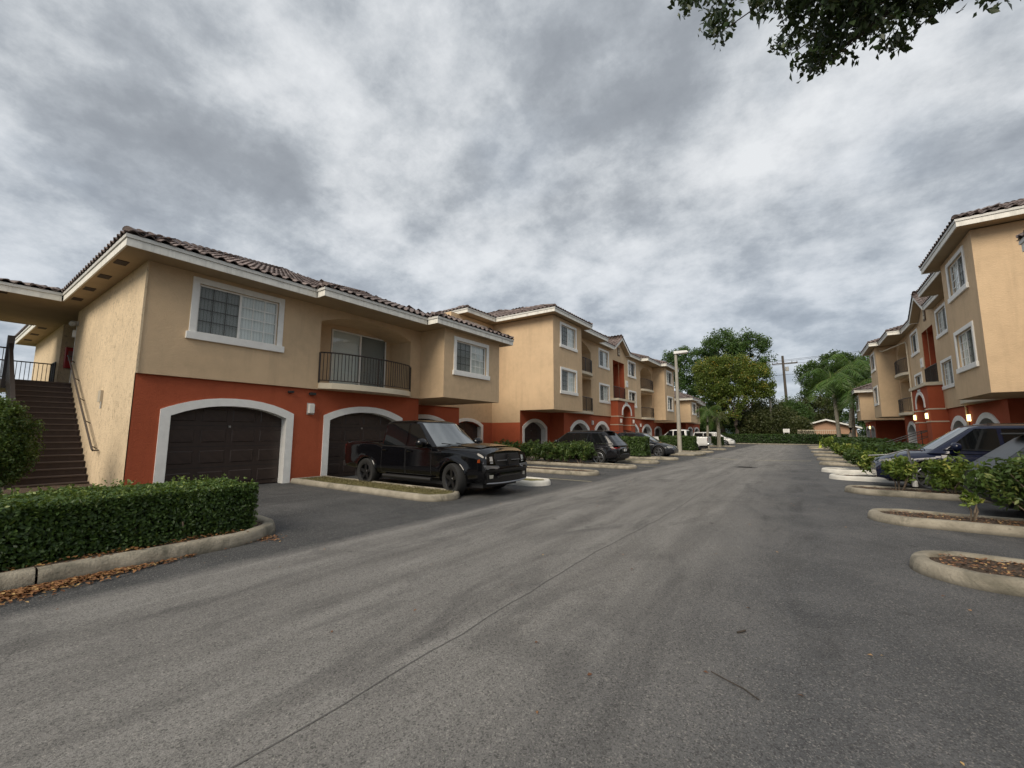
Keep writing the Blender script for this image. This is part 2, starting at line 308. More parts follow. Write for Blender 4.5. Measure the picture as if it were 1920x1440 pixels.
class MB:
    def __init__(s): s.v = []; s.f = []
    def add(s, vs, fs):
        n = len(s.v); s.v += [tuple(p) for p in vs]; s.f += [tuple(i+n for i in f) for f in fs]; return s
    def box(s, x0, x1, y0, y1, z0, z1):
        vs = [(x, y, z) for z in (z0, z1) for y in (y0, y1) for x in (x0, x1)]
        return s.add(vs, [(0, 2, 3, 1), (4, 5, 7, 6), (0, 1, 5, 4), (2, 6, 7, 3), (0, 4, 6, 2), (1, 3, 7, 5)])
    def quad(s, a, b, c, d): return s.add([a, b, c, d], [(0, 1, 2, 3)])
    def prism(s, poly, axis, a0, a1):   # poly in the two other axes, extruded along axis
        def P(p, a):
            return (a, p[0], p[1]) if axis == 0 else ((p[0], a, p[1]) if axis == 1 else (p[0], p[1], a))
        n = len(poly); vs = [P(p, a0) for p in poly]+[P(p, a1) for p in poly]
        fs = [tuple(range(n))[::-1], tuple(range(n, 2*n))]+[(i, (i+1) % n, (i+1) % n+n, i+n) for i in range(n)]
        return s.add(vs, fs)
    def tube(s, pts, r, k=8, cap=True):
        pts = [Vector(p) for p in pts]; rr = r if hasattr(r, '__len__') else [r]*len(pts); rings = []
        for i, p in enumerate(pts):
            d = (pts[min(i+1, len(pts)-1)]-pts[max(i-1, 0)]).normalized()
            a = d.cross(Vector((0, 0, 1))); a = a if a.length > .05 else d.cross(Vector((1, 0, 0))); a.normalize(); b = d.cross(a)
            rings.append([p+rr[i]*(math.cos(2*math.pi*j/k)*a+math.sin(2*math.pi*j/k)*b) for j in range(k)])
        vs = [q for rg in rings for q in rg]; fs = []
        for i in range(len(rings)-1):
            for j in range(k): fs.append((i*k+j, i*k+(j+1) % k, (i+1)*k+(j+1) % k, (i+1)*k+j))
        if cap: fs += [tuple(range(k))[::-1], tuple(range((len(rings)-1)*k, len(rings)*k))]
        return s.add(vs, fs)
    def lathe(s, prof, c, axis='z', k=24):
        vs = []; fs = []
        for (r, h) in prof:
            for j in range(k):
                a = 2*math.pi*j/k; u, w = r*math.cos(a), r*math.sin(a)
                vs.append((c[0]+u, c[1]+w, c[2]+h) if axis == 'z' else ((c[0]+h, c[1]+u, c[2]+w) if axis == 'x' else (c[0]+u, c[1]+h, c[2]+w)))
        for i in range(len(prof)-1):
            for j in range(k): fs.append((i*k+j, i*k+(j+1) % k, (i+1)*k+(j+1) % k, (i+1)*k+j))
        return s.add(vs, fs)
    def grid(s, P, closed=False):       # P[i][j] points
        n, mm = len(P), len(P[0]); vs = [p for r in P for p in r]; fs = []
        for i in range(n-1):
            for j in range(mm-(0 if closed else 1)):
                j2 = (j+1) % mm; fs.append((i*mm+j, i*mm+j2, (i+1)*mm+j2, (i+1)*mm+j))
        return s.add(vs, fs)
    def build(s, name, m, parent=None, kind=None, smooth=False, bevel=0, fix=True, local=False):
        me = bpy.data.meshes.new(name)
        if local: vs = s.v
        else: vs = [xfp(p) for p in s.v]
        me.from_pydata(vs, [], s.f); me.materials.append(m)
        if fix or bevel:
            import bmesh
            bm = bmesh.new(); bm.from_mesh(me)
            if bevel: 
                bmesh.ops.remove_doubles(bm, verts=bm.verts, dist=1e-5)
                es = [e for e in bm.edges if len(e.link_faces) == 2 and e.calc_face_angle(0) > .6]
                bmesh.ops.bevel(bm, geom=es, offset=bevel, segments=2, affect='EDGES', profile=.5)
            bmesh.ops.recalc_face_normals(bm, faces=bm.faces); bm.to_mesh(me); bm.free()
        if smooth:
            me.polygons.foreach_set('use_smooth', [True]*len(me.polygons))
            try: me.set_sharp_from_angle(angle=R(smooth if smooth is not True else 45))
            except Exception: pass
        me.update(); return link(name, me, parent, None, kind)

# ------------------------------------------------------------------ walls with openings
def arch_pts(y0, y1, zs, zc, n=14):
    """segmental / elliptic arch from (y0,zs) over crown zc to (y1,zs)"""
    c = (y0+y1)/2; h = (y1-y0)/2; out = []
    for i in range(n+1):
        a = math.pi*(1-i/n); yy = c+h*math.cos(a); zz = zs+(zc-zs)*(1-abs(math.cos(a))**2.2)
        out.append((yy, zz))
    return out
class Op:
    def __init__(s, y0, y1, z0, z1, zc=None, d=.25): s.y0, s.y1, s.z0, s.z1, s.zc, s.d = y0, y1, z0, z1, zc, d
    def outline(s): # from bottom left up over to bottom right
        top = arch_pts(s.y0, s.y1, s.z1, s.zc) if s.zc else [(s.y0, s.z1), (s.y1, s.z1)]
        return [(s.y0, s.z0)]+top+[(s.y1, s.z0)]
    def top(s, y):
        if not s.zc: return s.z1
        c = (s.y0+s.y1)/2; h = (s.y1-s.y0)/2; k = max(-1, min(1, (y-c)/h)); return s.z1+(s.zc-s.z1)*(1-abs(k)**2.2)
def wall(mb, ax, pos, a0, a1, z0, z1, ops=(), thick=.12, zedge=None):
    """wall in plane ax=pos; a along the other horizontal axis. Front sheet + back sheet + reveals."""
    br = {a0, a1}
    for o in ops:
        for (y, z) in o.outline(): br.add(y)
    br = sorted(b for b in br if a0-1e-6 <= b <= a1+1e-6)
    def P(a, z, d=0): return (pos+d, a, z) if ax == 0 else (a, pos+d, z)
    for b0, b1 in zip(br, br[1:]):
        if b1-b0 < 1e-5: continue
        mid = (b0+b1)/2; hs = sorted([o for o in ops if o.y0 < mid < o.y1], key=lambda o: o.z0)
        lo = (z0, z0)
        for o in hs:
            if o.z0 > lo[0]+1e-4: mb.quad(P(b0, lo[0]), P(b1, lo[1]), P(b1, o.z0), P(b0, o.z0))
            lo = (o.top(b0), o.top(b1))
        if z1 > max(lo)+1e-4: mb.quad(P(b0, lo[0]), P(b1, lo[1]), P(b1, z1), P(b0, z1))
    sg = -1 if thick > 0 else 1
    for o in ops:
        ol = o.outline(); d = -o.d if ax == 0 else o.d
        if o.d < 0 : d = -d
        for p, q in zip(ol, ol[1:]): mb.quad(P(p[0], p[1]), P(q[0], q[1]), P(q[0], q[1], d), P(p[0], p[1], d))
        if o.z0 > z0+.01: mb.quad(P(o.y0, o.z0), P(o.y1, o.z0), P(o.y1, o.z0, d), P(o.y0, o.z0, d))
def arch_trim(root, pos, o, w=.22, proud=.035, m=None, ax=0):
    """band round an arched opening"""
    ol = o.outline(); c = (o.y0+o.y1)/2; outer = []
    sxx = (o.y1-o.y0+2*w)/(o.y1-o.y0)
    for (y, z) in ol:
        yy = c+(y-c)*sxx
        if z <= o.z1+1e-4: zz = z+ (w*.72 if z > o.z0+.01 else 0)
        else: zz = o.z1+w*.72+(z-o.z1)*((o.zc+w-o.z1-w*.72)/(o.zc-o.z1))
        outer.append((yy, zz))
    mb = MB(); n = len(ol); vs = []
    for d in (0.0, proud):
        for p in ol: vs.append((pos+d, p[0], p[1]))
        for p in outer: vs.append((pos+d, p[0], p[1]))
    fs = []
    for i in range(n-1):
        fs.append((2*n+i, 2*n+i+1, 3*n+i+1, 3*n+i)); fs.append((i, i+1, 2*n+i+1, 2*n+i)); fs.append((n+i, 3*n+i, 3*n+i+1, n+i+1))
    mb.add(vs, fs)
    k_ = 1-.006/(o.y1-o.y0)
    for p, q in zip(ol, ol[1:]):
        p = (c+(p[0]-c)*k_, p[1]-(.003 if p[1] > .1 else 0)); q = (c+(q[0]-c)*k_, q[1]-(.003 if q[1] > .1 else 0))
        mb.quad((pos+proud, *p), (pos+proud, *q), (pos-o.d+.002, *q), (pos-o.d+.002, *p))
    return mb.build('arch_trim', m or WHITE, root)

# ------------------------------------------------------------------ roof tiles
def tile_mesh():
    w, L, n = .31, .46, 8; vs = []; fs = []
    prof = []
    for i in range(n+1):
        t = i/n; x = -w/2+w*t*1.04
        z = .062*math.sin(math.pi*min(1, t/.62)) if t < .62 else -.016*math.sin(math.pi*(t-.62)/.38)
        prof.append((x, z))
    for (yy, lift) in ((0, .045), (L, .006)):
        for (x, z) in prof: vs.append((x, yy, z+lift))
    for (x, z) in prof: vs.append((x, .004, z+.045-.024))
    k = n+1
    for i in range(n): fs.append((i, i+1, k+i+1, k+i)); fs.append((2*k+i, 2*k+i+1, i+1, i))
    me = bpy.data.meshes.new('roof_tile'); me.from_pydata(vs, [], fs); me.materials.append(TILE)
    me.polygons.foreach_set('use_smooth', [True]*len(me.polygons)); me.set_sharp_from_angle(angle=R(40)); me.update()
    return me, np.array(vs), fs
def cap_mesh():
    r0, r1, L, n = .115, .095, .42, 7; vs = []; fs = []
    for (yy, r, lift) in ((0, r0, .03), (L, r1, 0)):
        for i in range(n+1):
            a = math.pi*i/n; vs.append((-r*math.cos(a), yy, r*.95*math.sin(a)+lift-.01))
    for i in range(n+1): a = math.pi*i/n; vs.append((-(r0-.02)*math.cos(a), .003, (r0-.02)*.95*math.sin(a)+.02))
    k = n+1
    for i in range(n): fs.append((i, i+1, k+i+1, k+i)); fs.append((2*k+i, 2*k+i+1, i+1, i))
    fs.append(tuple(range(2*k, 3*k)))
    me = bpy.data.meshes.new('ridge_tile'); me.from_pydata(vs, [], fs); me.materials.append(TILE)
    me.polygons.foreach_set('use_smooth', [True]*len(me.polygons)); me.set_sharp_from_angle(angle=R(40)); me.update()
    return me, np.array(vs), fs
TM = tile_mesh(); CMh = cap_mesh()
def xfmat(): return Matrix(((XF.sx, 0, 0, XF.ox-XF.org[0]), (0, XF.sy, 0, XF.oy-XF.org[1]), (0, 0, 1, -XF.org[2]), (0, 0, 0, 1)))
def place_tiles(out, P0, A, D, s, width, run, test, vis=True):
    """P0 lower corner on the eave, A unit across, D unit horizontal direction up the slope"""
    A = Vector(A); D = Vector(D); cs = 1/math.sqrt(1+s*s); upv = Vector((D.x, D.y, s))*cs; nrm = A.cross(upv)
    if nrm.z < 0: A2 = -A; nrm = A2.cross(upv)
    else: A2 = A
    rot = Matrix((A2, upv, nrm)).transposed()
    nc = max(1, round(width/.30)); cw = width/nc; nr = int(run/(.37*cs))+1
    for k in range(nr):
        d = -.05+k*.37*cs
        for c in range(nc):
            a = (c+.5)*cw; p = Vector(P0)+A*a+D*d; q = p+D*.18; q0 = p + D*.05
            if test(q.x, q.y, P0[2]+s*(d+.18)):
                M = rot.to_4x4() @ Matrix.Rotation(random.uniform(-.012, .012), 4, 'Z'); M.translation = Vector((p.x, p.y, P0[2]+s*d+.012+random.uniform(-.004, .004)))
                M = xfmat() @ M
                w = M.translation+Vector(XF.org); nn = (M.to_3x3() @ Vector((0, 0, 1)))
                see = (CAM-w).dot(nn) > 0 or k == 0
                # facing: the eave end must look towards the camera side
                out.append((M, ((CAM-w).length if see else 1e4+(CAM-w).length), 'roof_tile'))
def place_caps(out, a, b, extra=0):
    a = Vector(a); b = Vector(b); L = (b-a).length; n = max(1, int(L/.36)); d = (b-a).normalized()
    x = d.cross(Vector((0, 0, 1))).normalized(); nz = x.cross(d); rot = Matrix((x, d, nz)).transposed()
    for i in range(n):
        p = a+d*(i*L/n); M = rot.to_4x4(); M.translation = p+Vector((0, 0, .045)); M = xfmat() @ M
        w = M.translation+Vector(XF.org); out.append((M, (CAM-w).length-2, 'ridge_tile'))
def emit_tiles(lst, parent, nsing):
    lst.sort(key=lambda t: t[1]); k = 0
    for (M, d, nm) in lst[:nsing]:
        o = bpy.data.objects.new(nm, (TM if nm == 'roof_tile' else CMh)[0]); COL.objects.link(o); o.parent = parent; o.matrix_local = M
    rest = lst[nsing:]
    if not rest: return
    V = []; F = []; n = 0
    for (M, d, nm) in rest:
        me, vv, ff = TM if nm == 'roof_tile' else CMh
        mm = np.array(M); vw = vv @ mm[:3, :3].T+mm[:3, 3]; V.append(vw)
        fl = M.determinant() < 0
        F += [tuple(i+n for i in (f[::-1] if fl else f)) for f in ff]; n += len(vv)
    me = bpy.data.meshes.new('tile_field'); me.from_pydata(np.concatenate(V).tolist(), [], F); me.materials.append(TILE)
    me.polygons.foreach_set('use_smooth', [True]*len(me.polygons)); me.set_sharp_from_angle(angle=R(40))
    link('tile_field', me, parent, None, 'stuff')
def hip_roof(root, rects, z0, s, tiles, faces='all', fasc=.28, skips=()):
    """rects (x0,x1,y0,y1); heightfield = max over rects of the hip roof of each"""
    def ht(r, x, y):
        return s*min(x-r[0], r[1]-x, y-r[2], r[3]-y)
    deck = MB(); sof = MB(); fas = MB(); dr = MB()
    for i, r in enumerate(rects):
        x0, x1, y0, y1 = r; h = min(x1-x0, y1-y0)/2; z = z0-.01
        if y1-y0 >= x1-x0: ra, rb = (x0+h, y0+h, z+s*h), (x0+h, y1-h, z+s*h)
        else: ra, rb = (x0+h, y0+h, z+s*h), (x1-h, y0+h, z+s*h)
        c = [(x0, y0, z), (x1, y0, z), (x1, y1, z), (x0, y1, z)]
        if y1-y0 >= x1-x0:
            deck.add([*c, ra, rb], [(0, 1, 4), (1, 2, 5, 4), (2, 3, 5), (3, 0, 4, 5)])
        else: deck.add([*c, ra, rb], [(0, 1, 5, 4), (1, 2, 5), (2, 3, 4, 5), (3, 0, 4)])
        zs = z0-fasc+.03+.003*i
        sof.quad((x0, y0, zs), (x1, y0, zs), (x1, y1, zs), (x0, y1, zs))
        # tiles per face
        for f, (P0, A, D, wd) in {'+x': ((x1, y0, z0), (0, 1, 0), (-1, 0, 0), y1-y0), '-x': ((x0, y0, z0), (0, 1, 0), (1, 0, 0), y1-y0),
                                  '-y': ((x0, y0, z0), (1, 0, 0), (0, 1, 0), x1-x0), '+y': ((x0, y1, z0), (1, 0, 0), (0, -1, 0), x1-x0)}.items():
            if faces != 'all' and f not in faces: continue
            def test(x, y, zz, r=r, f=f, i=i):
                ds = {'-x': x-r[0], '+x': r[1]-x, '-y': y-r[2], '+y': r[3]-y}
                if ds[f] > min(ds.values())+.10: return False
                if min(ds.values()) < -.05: return False
                me_h = s*ds[f]
                for j, q in enumerate(rects):
                    if j != i and q[0] < x < q[1] and q[2] < y < q[3]:
                        hh = ht(q, x, y)
                        if hh > me_h+.03 or (abs(hh-me_h) <= .03 and j < i): return False
                return True
            place_tiles(tiles, P0, A, D, s, wd, h, test)
        for (ca, cb) in (((x1, y0), (x1-h, y0+h)), ((x1, y1), (x1-h, y1-h)), ((x0, y0), (x0+h, y0+h)), ((x0, y1), (x0+h, y1-h))):
            # stop where another rect rises above
            n = 24; last = 0
            for k in range(n+1):
                t = k/n; xx = ca[0]+(cb[0]-ca[0])*t; yy = ca[1]+(cb[1]-ca[1])*t
                if any(j != i and q[0]-.01 < xx < q[1]+.01 and q[2]-.01 < yy < q[3]+.01 and ht(q, xx, yy) > s*h*t+.02 for j, q in enumerate(rects)): break
                last = t
            if last > .03: place_caps(tiles, (ca[0], ca[1], z0), (ca[0]+(cb[0]-ca[0])*last, ca[1]+(cb[1]-ca[1])*last, z0+s*h*last))
        if abs((x1-x0)-(y1-y0)) > .1:
            if not any(j != i and q[0] < (ra[0]+rb[0])/2 < q[1] and q[2] < (ra[1]+rb[1])/2 < q[3] and ht(q, (ra[0]+rb[0])/2, (ra[1]+rb[1])/2) > s*h for j, q in enumerate(rects)):
                place_caps(tiles, (ra[0], ra[1], z0+s*h), (rb[0], rb[1], z0+s*h))
    def edges():
        for i, r in enumerate(rects):
            x0, x1, y0, y1 = r
            for (ax, pos, a0, a1, sg) in ((0, x1, y0, y1, 1), (0, x0, y0, y1, -1), (1, y0, x0, x1, -1), (1, y1, x0, x1, 1)):
                hid = []
                for j, q in enumerate(rects):
                    if j == i: continue
                    lo, hi, b0, b1 = (q[0], q[1], q[2], q[3]) if ax == 0 else (q[2], q[3], q[0], q[1])
                    if lo+1e-4 < pos < hi-1e-4: hid.append((b0, b1))
                hid += [(k0, k1) for (kx, kp, k0, k1) in skips if kx == ax and abs(kp-pos) < .02]
                segs = [(a0, a1)]
                for (b0, b1) in hid:
                    ns = []
                    for (s0, s1) in segs:
                        if b1 <= s0 or b0 >= s1: ns.append((s0, s1)); continue
                        if b0 > s0: ns.append((s0, b0))
                        if b1 < s1: ns.append((b1, s1))
                    segs = ns
                for (s0, s1) in segs:
                    if s1-s0 > .05: yield ax, pos, s0, s1, sg
    for (ax, pos, a0, a1, sg) in edges():
        t = .035; e = .002 if ax == 1 else 0
        for mb, zz0, zz1, pr in ((fas, z0-fasc, z0-.095, 0), (dr, z0-.09, z0+.0, .028)):
            lo, hi = (pos-t, pos+pr) if sg > 0 else (pos-pr, pos+t)
            if ax == 0: mb.box(lo, hi, a0-pr, a1+pr, zz0, zz1)
            else: mb.box(a0+t+.001, a1-t-.001, lo, hi, zz0, zz1-.002)
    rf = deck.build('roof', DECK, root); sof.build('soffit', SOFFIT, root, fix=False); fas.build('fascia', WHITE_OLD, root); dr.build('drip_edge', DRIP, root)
    return rf

# ------------------------------------------------------------------ building fittings
def px(pos, d): return pos+d      # facade faces +x in local coordinates
def window(root, pos, y0, y1, z0, z1, halves='SG', trim=.16, sill=.2):
    """y0..z1 is the outer edge of the trim; returns the opening for the wall"""
    a0, a1, b0, b1 = y0+trim, y1-trim, z0+sill, z1-trim
    t = MB(); p = pos
    t.box(p-.02, p+.04, y0, a0, z0+sill, z1); t.box(p-.02, p+.04, a1, y1, z0+sill, z1); t.box(p-.02, p+.038, a0, a1, b1, z1)
    fr = t.build('window', WHITE, root, bevel=.006)
    MB().box(p-.02, p+.075, y0-.06, y1+.06, z0, z0+sill-.002).build('window_sill', WHITE, fr, bevel=.008)
    f = MB(); d0, d1 = p-.11, p-.06; w = .045
    f.box(d0, d1, a0, a0+w, b0, b1); f.box(d0, d1, a1-w, a1, b0, b1); f.box(d0, d1, a0+w, a1-w, b0, b0+w); f.box(d0, d1, a0+w, a1-w, b1-w, b1)
    c = (a0+a1)/2; f.box(d0+.004, d1+.01, c-.03, c+.03, b0+w, b1-w); f.build('window_frame', WHITE, fr)
    for k, (q0, q1) in enumerate(((a0+w, c-.03), (c+.03, a1-w))):
        MB().quad((d0+.02, q0, b0+w), (d0+.02, q1, b0+w), (d0+.02, q1, b1-w), (d0+.02, q0, b1-w)).build('pane', GLASS, fr, fix=False)
        g = MB(); 
        for i in range(1, 4): zz = b0+w+(b1-b0-2*w)*i/4; g.box(d0+.022, d0+.030, q0, q1, zz-.012, zz+.012)
        for i in range(1, 3): yy = q0+(q1-q0)*i/3; g.box(d0+.021, d0+.031, yy-.011, yy+.011, b0+w, b1-w)
        g.build('muntin_grid', WHITE if halves[k] == 'G' else GRIDD, fr)
        if halves[k] == 'S': MB().quad((d1-.010, q0+.005, b0+w+.005), (d1-.010, q1-.005, b0+w+.005), (d1-.010, q1-.005, b1-w-.005), (d1-.010, q0+.005, b1-w-.005)).build('insect_screen', SCREENG, fr, fix=False)
    bl = MB(); n = int((a1-a0)/.085)
    for i in range(n):
        yy = a0+.03+(a1-a0-.06)*(i+.5)/n; an = random.uniform(.25, .55); dy = .037*math.cos(an); dx = .037*math.sin(an)
        bl.quad((p-.16-dx, yy-dy, b0), (p-.16+dx, yy+dy, b0), (p-.16+dx, yy+dy, b1), (p-.16-dx, yy-dy, b1))
    bl.build('vertical_blind', BLIND, fr, fix=False)
    MB().box(p-.55, p-.5, y0-.1, y1+.1, z0, z1).build('room_backing', DARK, fr)
    return Op(a0, a1, b0, b1, d=.11)
PANEL = {}
def garage_door(root, pos, o, depth=.3, cols=4, rows=4, dy=0):
    """sectional door behind arched opening o in plane pos"""
    y0, y1 = o.y0-.05, o.y1+.05; h = o.zc; p = pos-depth; dm = MB()
    dm.box(p-.05, p, y0, y1, 0.02, h+.05)
    d = dm.build('garage_door', DOORB, root)
    rows_z = [h*(i)/rows for i in range(rows+1)]; cw = (y1-y0)/cols
    key = (round(cw, 3), round(h/rows, 3))
    if key not in PANEL:
        w2, h2 = cw*.40, h/rows*.30; vs = []
        for (s, d_) in ((1, 0), (.93, .018), (.86, .018)):
            for (a, b) in ((-1, -1), (1, -1), (1, 1), (-1, 1)):
                vs.append((d_, a*(w2-(1-s)*.3), b*(h2-(1-s)*.3)))
        fs = [(0, 1, 5, 4), (1, 2, 6, 5), (2, 3, 7, 6), (3, 0, 4, 7), (4, 5, 6, 7)]
        me = bpy.data.meshes.new('door_panel'); me.from_pydata(vs[:8], [], fs); me.materials.append(DOORB); PANEL[key] = me
    for r_ in range(rows):
        for c in range(cols):
            M = xfmat() @ Matrix.Translation((p+.001, y0+cw*(c+.5), rows_z[r_]+h/rows*.5+.02))
            ob = bpy.data.objects.new('door_panel', PANEL[key]); COL.objects.link(ob); ob.parent = d; ob.matrix_local = M
    g = MB()
    for z in rows_z[1:-1]: g.box(p, p+.006, y0, y1, z-.006+.02, z+.006+.02)
    g.build('door_joint', DARK, d)
    MB().box(p, p+.035, (y0+y1)/2-.03, (y0+y1)/2+.03, 1.72, 1.78).build('door_lock', STEEL, d)
    return d
def garage(root, pos, cy, w, zs, zc, ops, trim=.2, depth=.3, cols=4, z0=0):
    o = Op(cy-w/2, cy+w/2, z0, zs, zc, d=depth); ops.append(o); arch_trim(root, pos, o, trim); garage_door(root, pos, o, depth, cols); return o
def jamb_lining(root, pos, o, depth, m=None):
    ol = o.outline(); mb = MB()
    for p, q in zip(ol, ol[1:]): mb.quad((pos+.002, p[0]+.0, p[1]), (pos+.002, q[0], q[1]), (pos-depth, q[0], q[1]), (pos-depth, p[0], p[1]))
def railing(root, pts, z0, h=1.05, sp=.115, single=False, parent=None, name='railing'):
    """balustrade along polyline pts (x,y)"""
    mb = MB(); L = [0]
    for a, b in zip(pts, pts[1:]): L.append(L[-1]+math.dist(a, b))
    def at(s):
        for i in range(len(pts)-1):
            if s <= L[i+1]+1e-9:
                t = (s-L[i])/max(1e-9, L[i+1]-L[i]); return (pts[i][0]+(pts[i+1][0]-pts[i][0])*t, pts[i][1]+(pts[i+1][1]-pts[i][1])*t)
        return pts[-1]
    mb.tube([(p[0], p[1], z0+h) for p in pts], .026, 6); mb.tube([(p[0], p[1], z0+.09) for p in pts], .018, 5)
    n = int(L[-1]/sp)
    for k in (0, .5, 1): q = at(L[-1]*k); mb.box(q[0]-.022, q[0]+.022, q[1]-.022, q[1]+.022, z0, z0+h)
    if not single:
        for i in range(1, n): q = at(L[-1]*i/n); mb.box(q[0]-.009, q[0]+.009, q[1]-.009, q[1]+.009, z0+.09, z0+h)
    r = mb.build(name, METAL, parent or root)
    if single:
        if 'bal' not in PANEL:
            b = MB().box(-.009, .009, -.009, .009, 0, .96); me = bpy.data.meshes.new('baluster'); me.from_pydata(b.v, [], b.f); me.materials.append(METAL); PANEL['bal'] = me
        for i in range(1, n):
            q = at(L[-1]*i/n); ob = bpy.data.objects.new('baluster', PANEL['bal']); COL.objects.link(ob); ob.parent = r
            ob.matrix_local = xfmat() @ Matrix.Translation((q[0], q[1], z0+.09))
    return r
def wall_lamp(root, x, y, z, lit=False, face='x'):
    m = mat('lamp_lit', (1, .85, .5), .4, emit=(1, .74, .30), estr=2.0) if lit else mat('lamp_unlit', (.82, .80, .74), .4)
    mb = MB().box(x, x+.12, y-.10, y+.10, z-.16, z+.16) if face == 'x' else MB().box(x-.1, x+.1, y-.12, y, z-.16, z+.16)
    l = mb.build('wall_lamp', m, root, bevel=.025)
    mb = MB().box(x-.005, x+.02, y-.12, y+.12, z-.19, z+.19) if face == 'x' else MB().box(x-.12, x+.12, y-.02, y+.005, z-.19, z+.19)
    mb.build('lamp_backplate', GREY, l); return l
def balcony(root, pos, y0, y1, zf, out=.5, inn=1.3, single=False, door=True, ztop=2.3):
    """slab bulging in a curve beyond the facade, recessed room, sliding door, railing"""
    c = (y0+y1)/2; n = 14; pts = []
    for i in range(n+1):
        t = -1+2*i/n; pts.append((pos+.02+out*math.sqrt(max(0, 1-t*t*.98)), c+t*(y1-y0)/2))
    poly = [(pos-inn, y0)]+[(p[0], p[1]) for p in pts]+[(pos-inn, y1)]
    bal = MB().prism(poly, 2, zf-.2, zf).build('balcony_slab', CREAM, root)
    railing(root, [(p[0]-.07, p[1]) for p in pts], zf, single=single)
    return pts
def sliding_door(root, x, y0, y1, z0, z1):
    f = MB(); w = .05; c = (y0+y1)/2
    f.box(x, x+.07, y0, y0+w, z0, z1); f.box(x, x+.07, y1-w, y1, z0, z1); f.box(x, x+.07, y0+w, y1-w, z1-w, z1); f.box(x, x+.07, y0+w, y1-w, z0, z0+w); f.box(x+.01, x+.08, c-.035, c+.035, z0+w, z1-w)
    d = f.build('sliding_door', WHITE, root)
    for (a, b) in ((y0+w, c-.035), (c+.035, y1-w)): MB().quad((x+.02, a, z0+w), (x+.02, b, z0+w), (x+.02, b, z1-w), (x+.02, a, z1-w)).build('pane', GLASS, d, fix=False)
    MB().quad((x+.04, c+.04, z0+w), (x+.04, y1-w, z0+w), (x+.04, y1-w, z1-w), (x+.04, c+.04, z1-w)).build('insect_screen', SCREENG, d, fix=False)
    bl = MB(); n = int((y1-y0)/.09)
    for i in range(n):
        yy = y0+(y1-y0)*(i+.5)/n; bl.quad((x-.1, yy-.036, z0), (x-.07, yy+.036, z0), (x-.07, yy+.036, z1), (x-.1, yy-.036, z1))
    bl.build('vertical_blind', BLIND, d, fix=False); MB().box(x-.4, x-.35, y0, y1, z0, z1).build('room_backing', DARK, d)
    return d
SL = .42

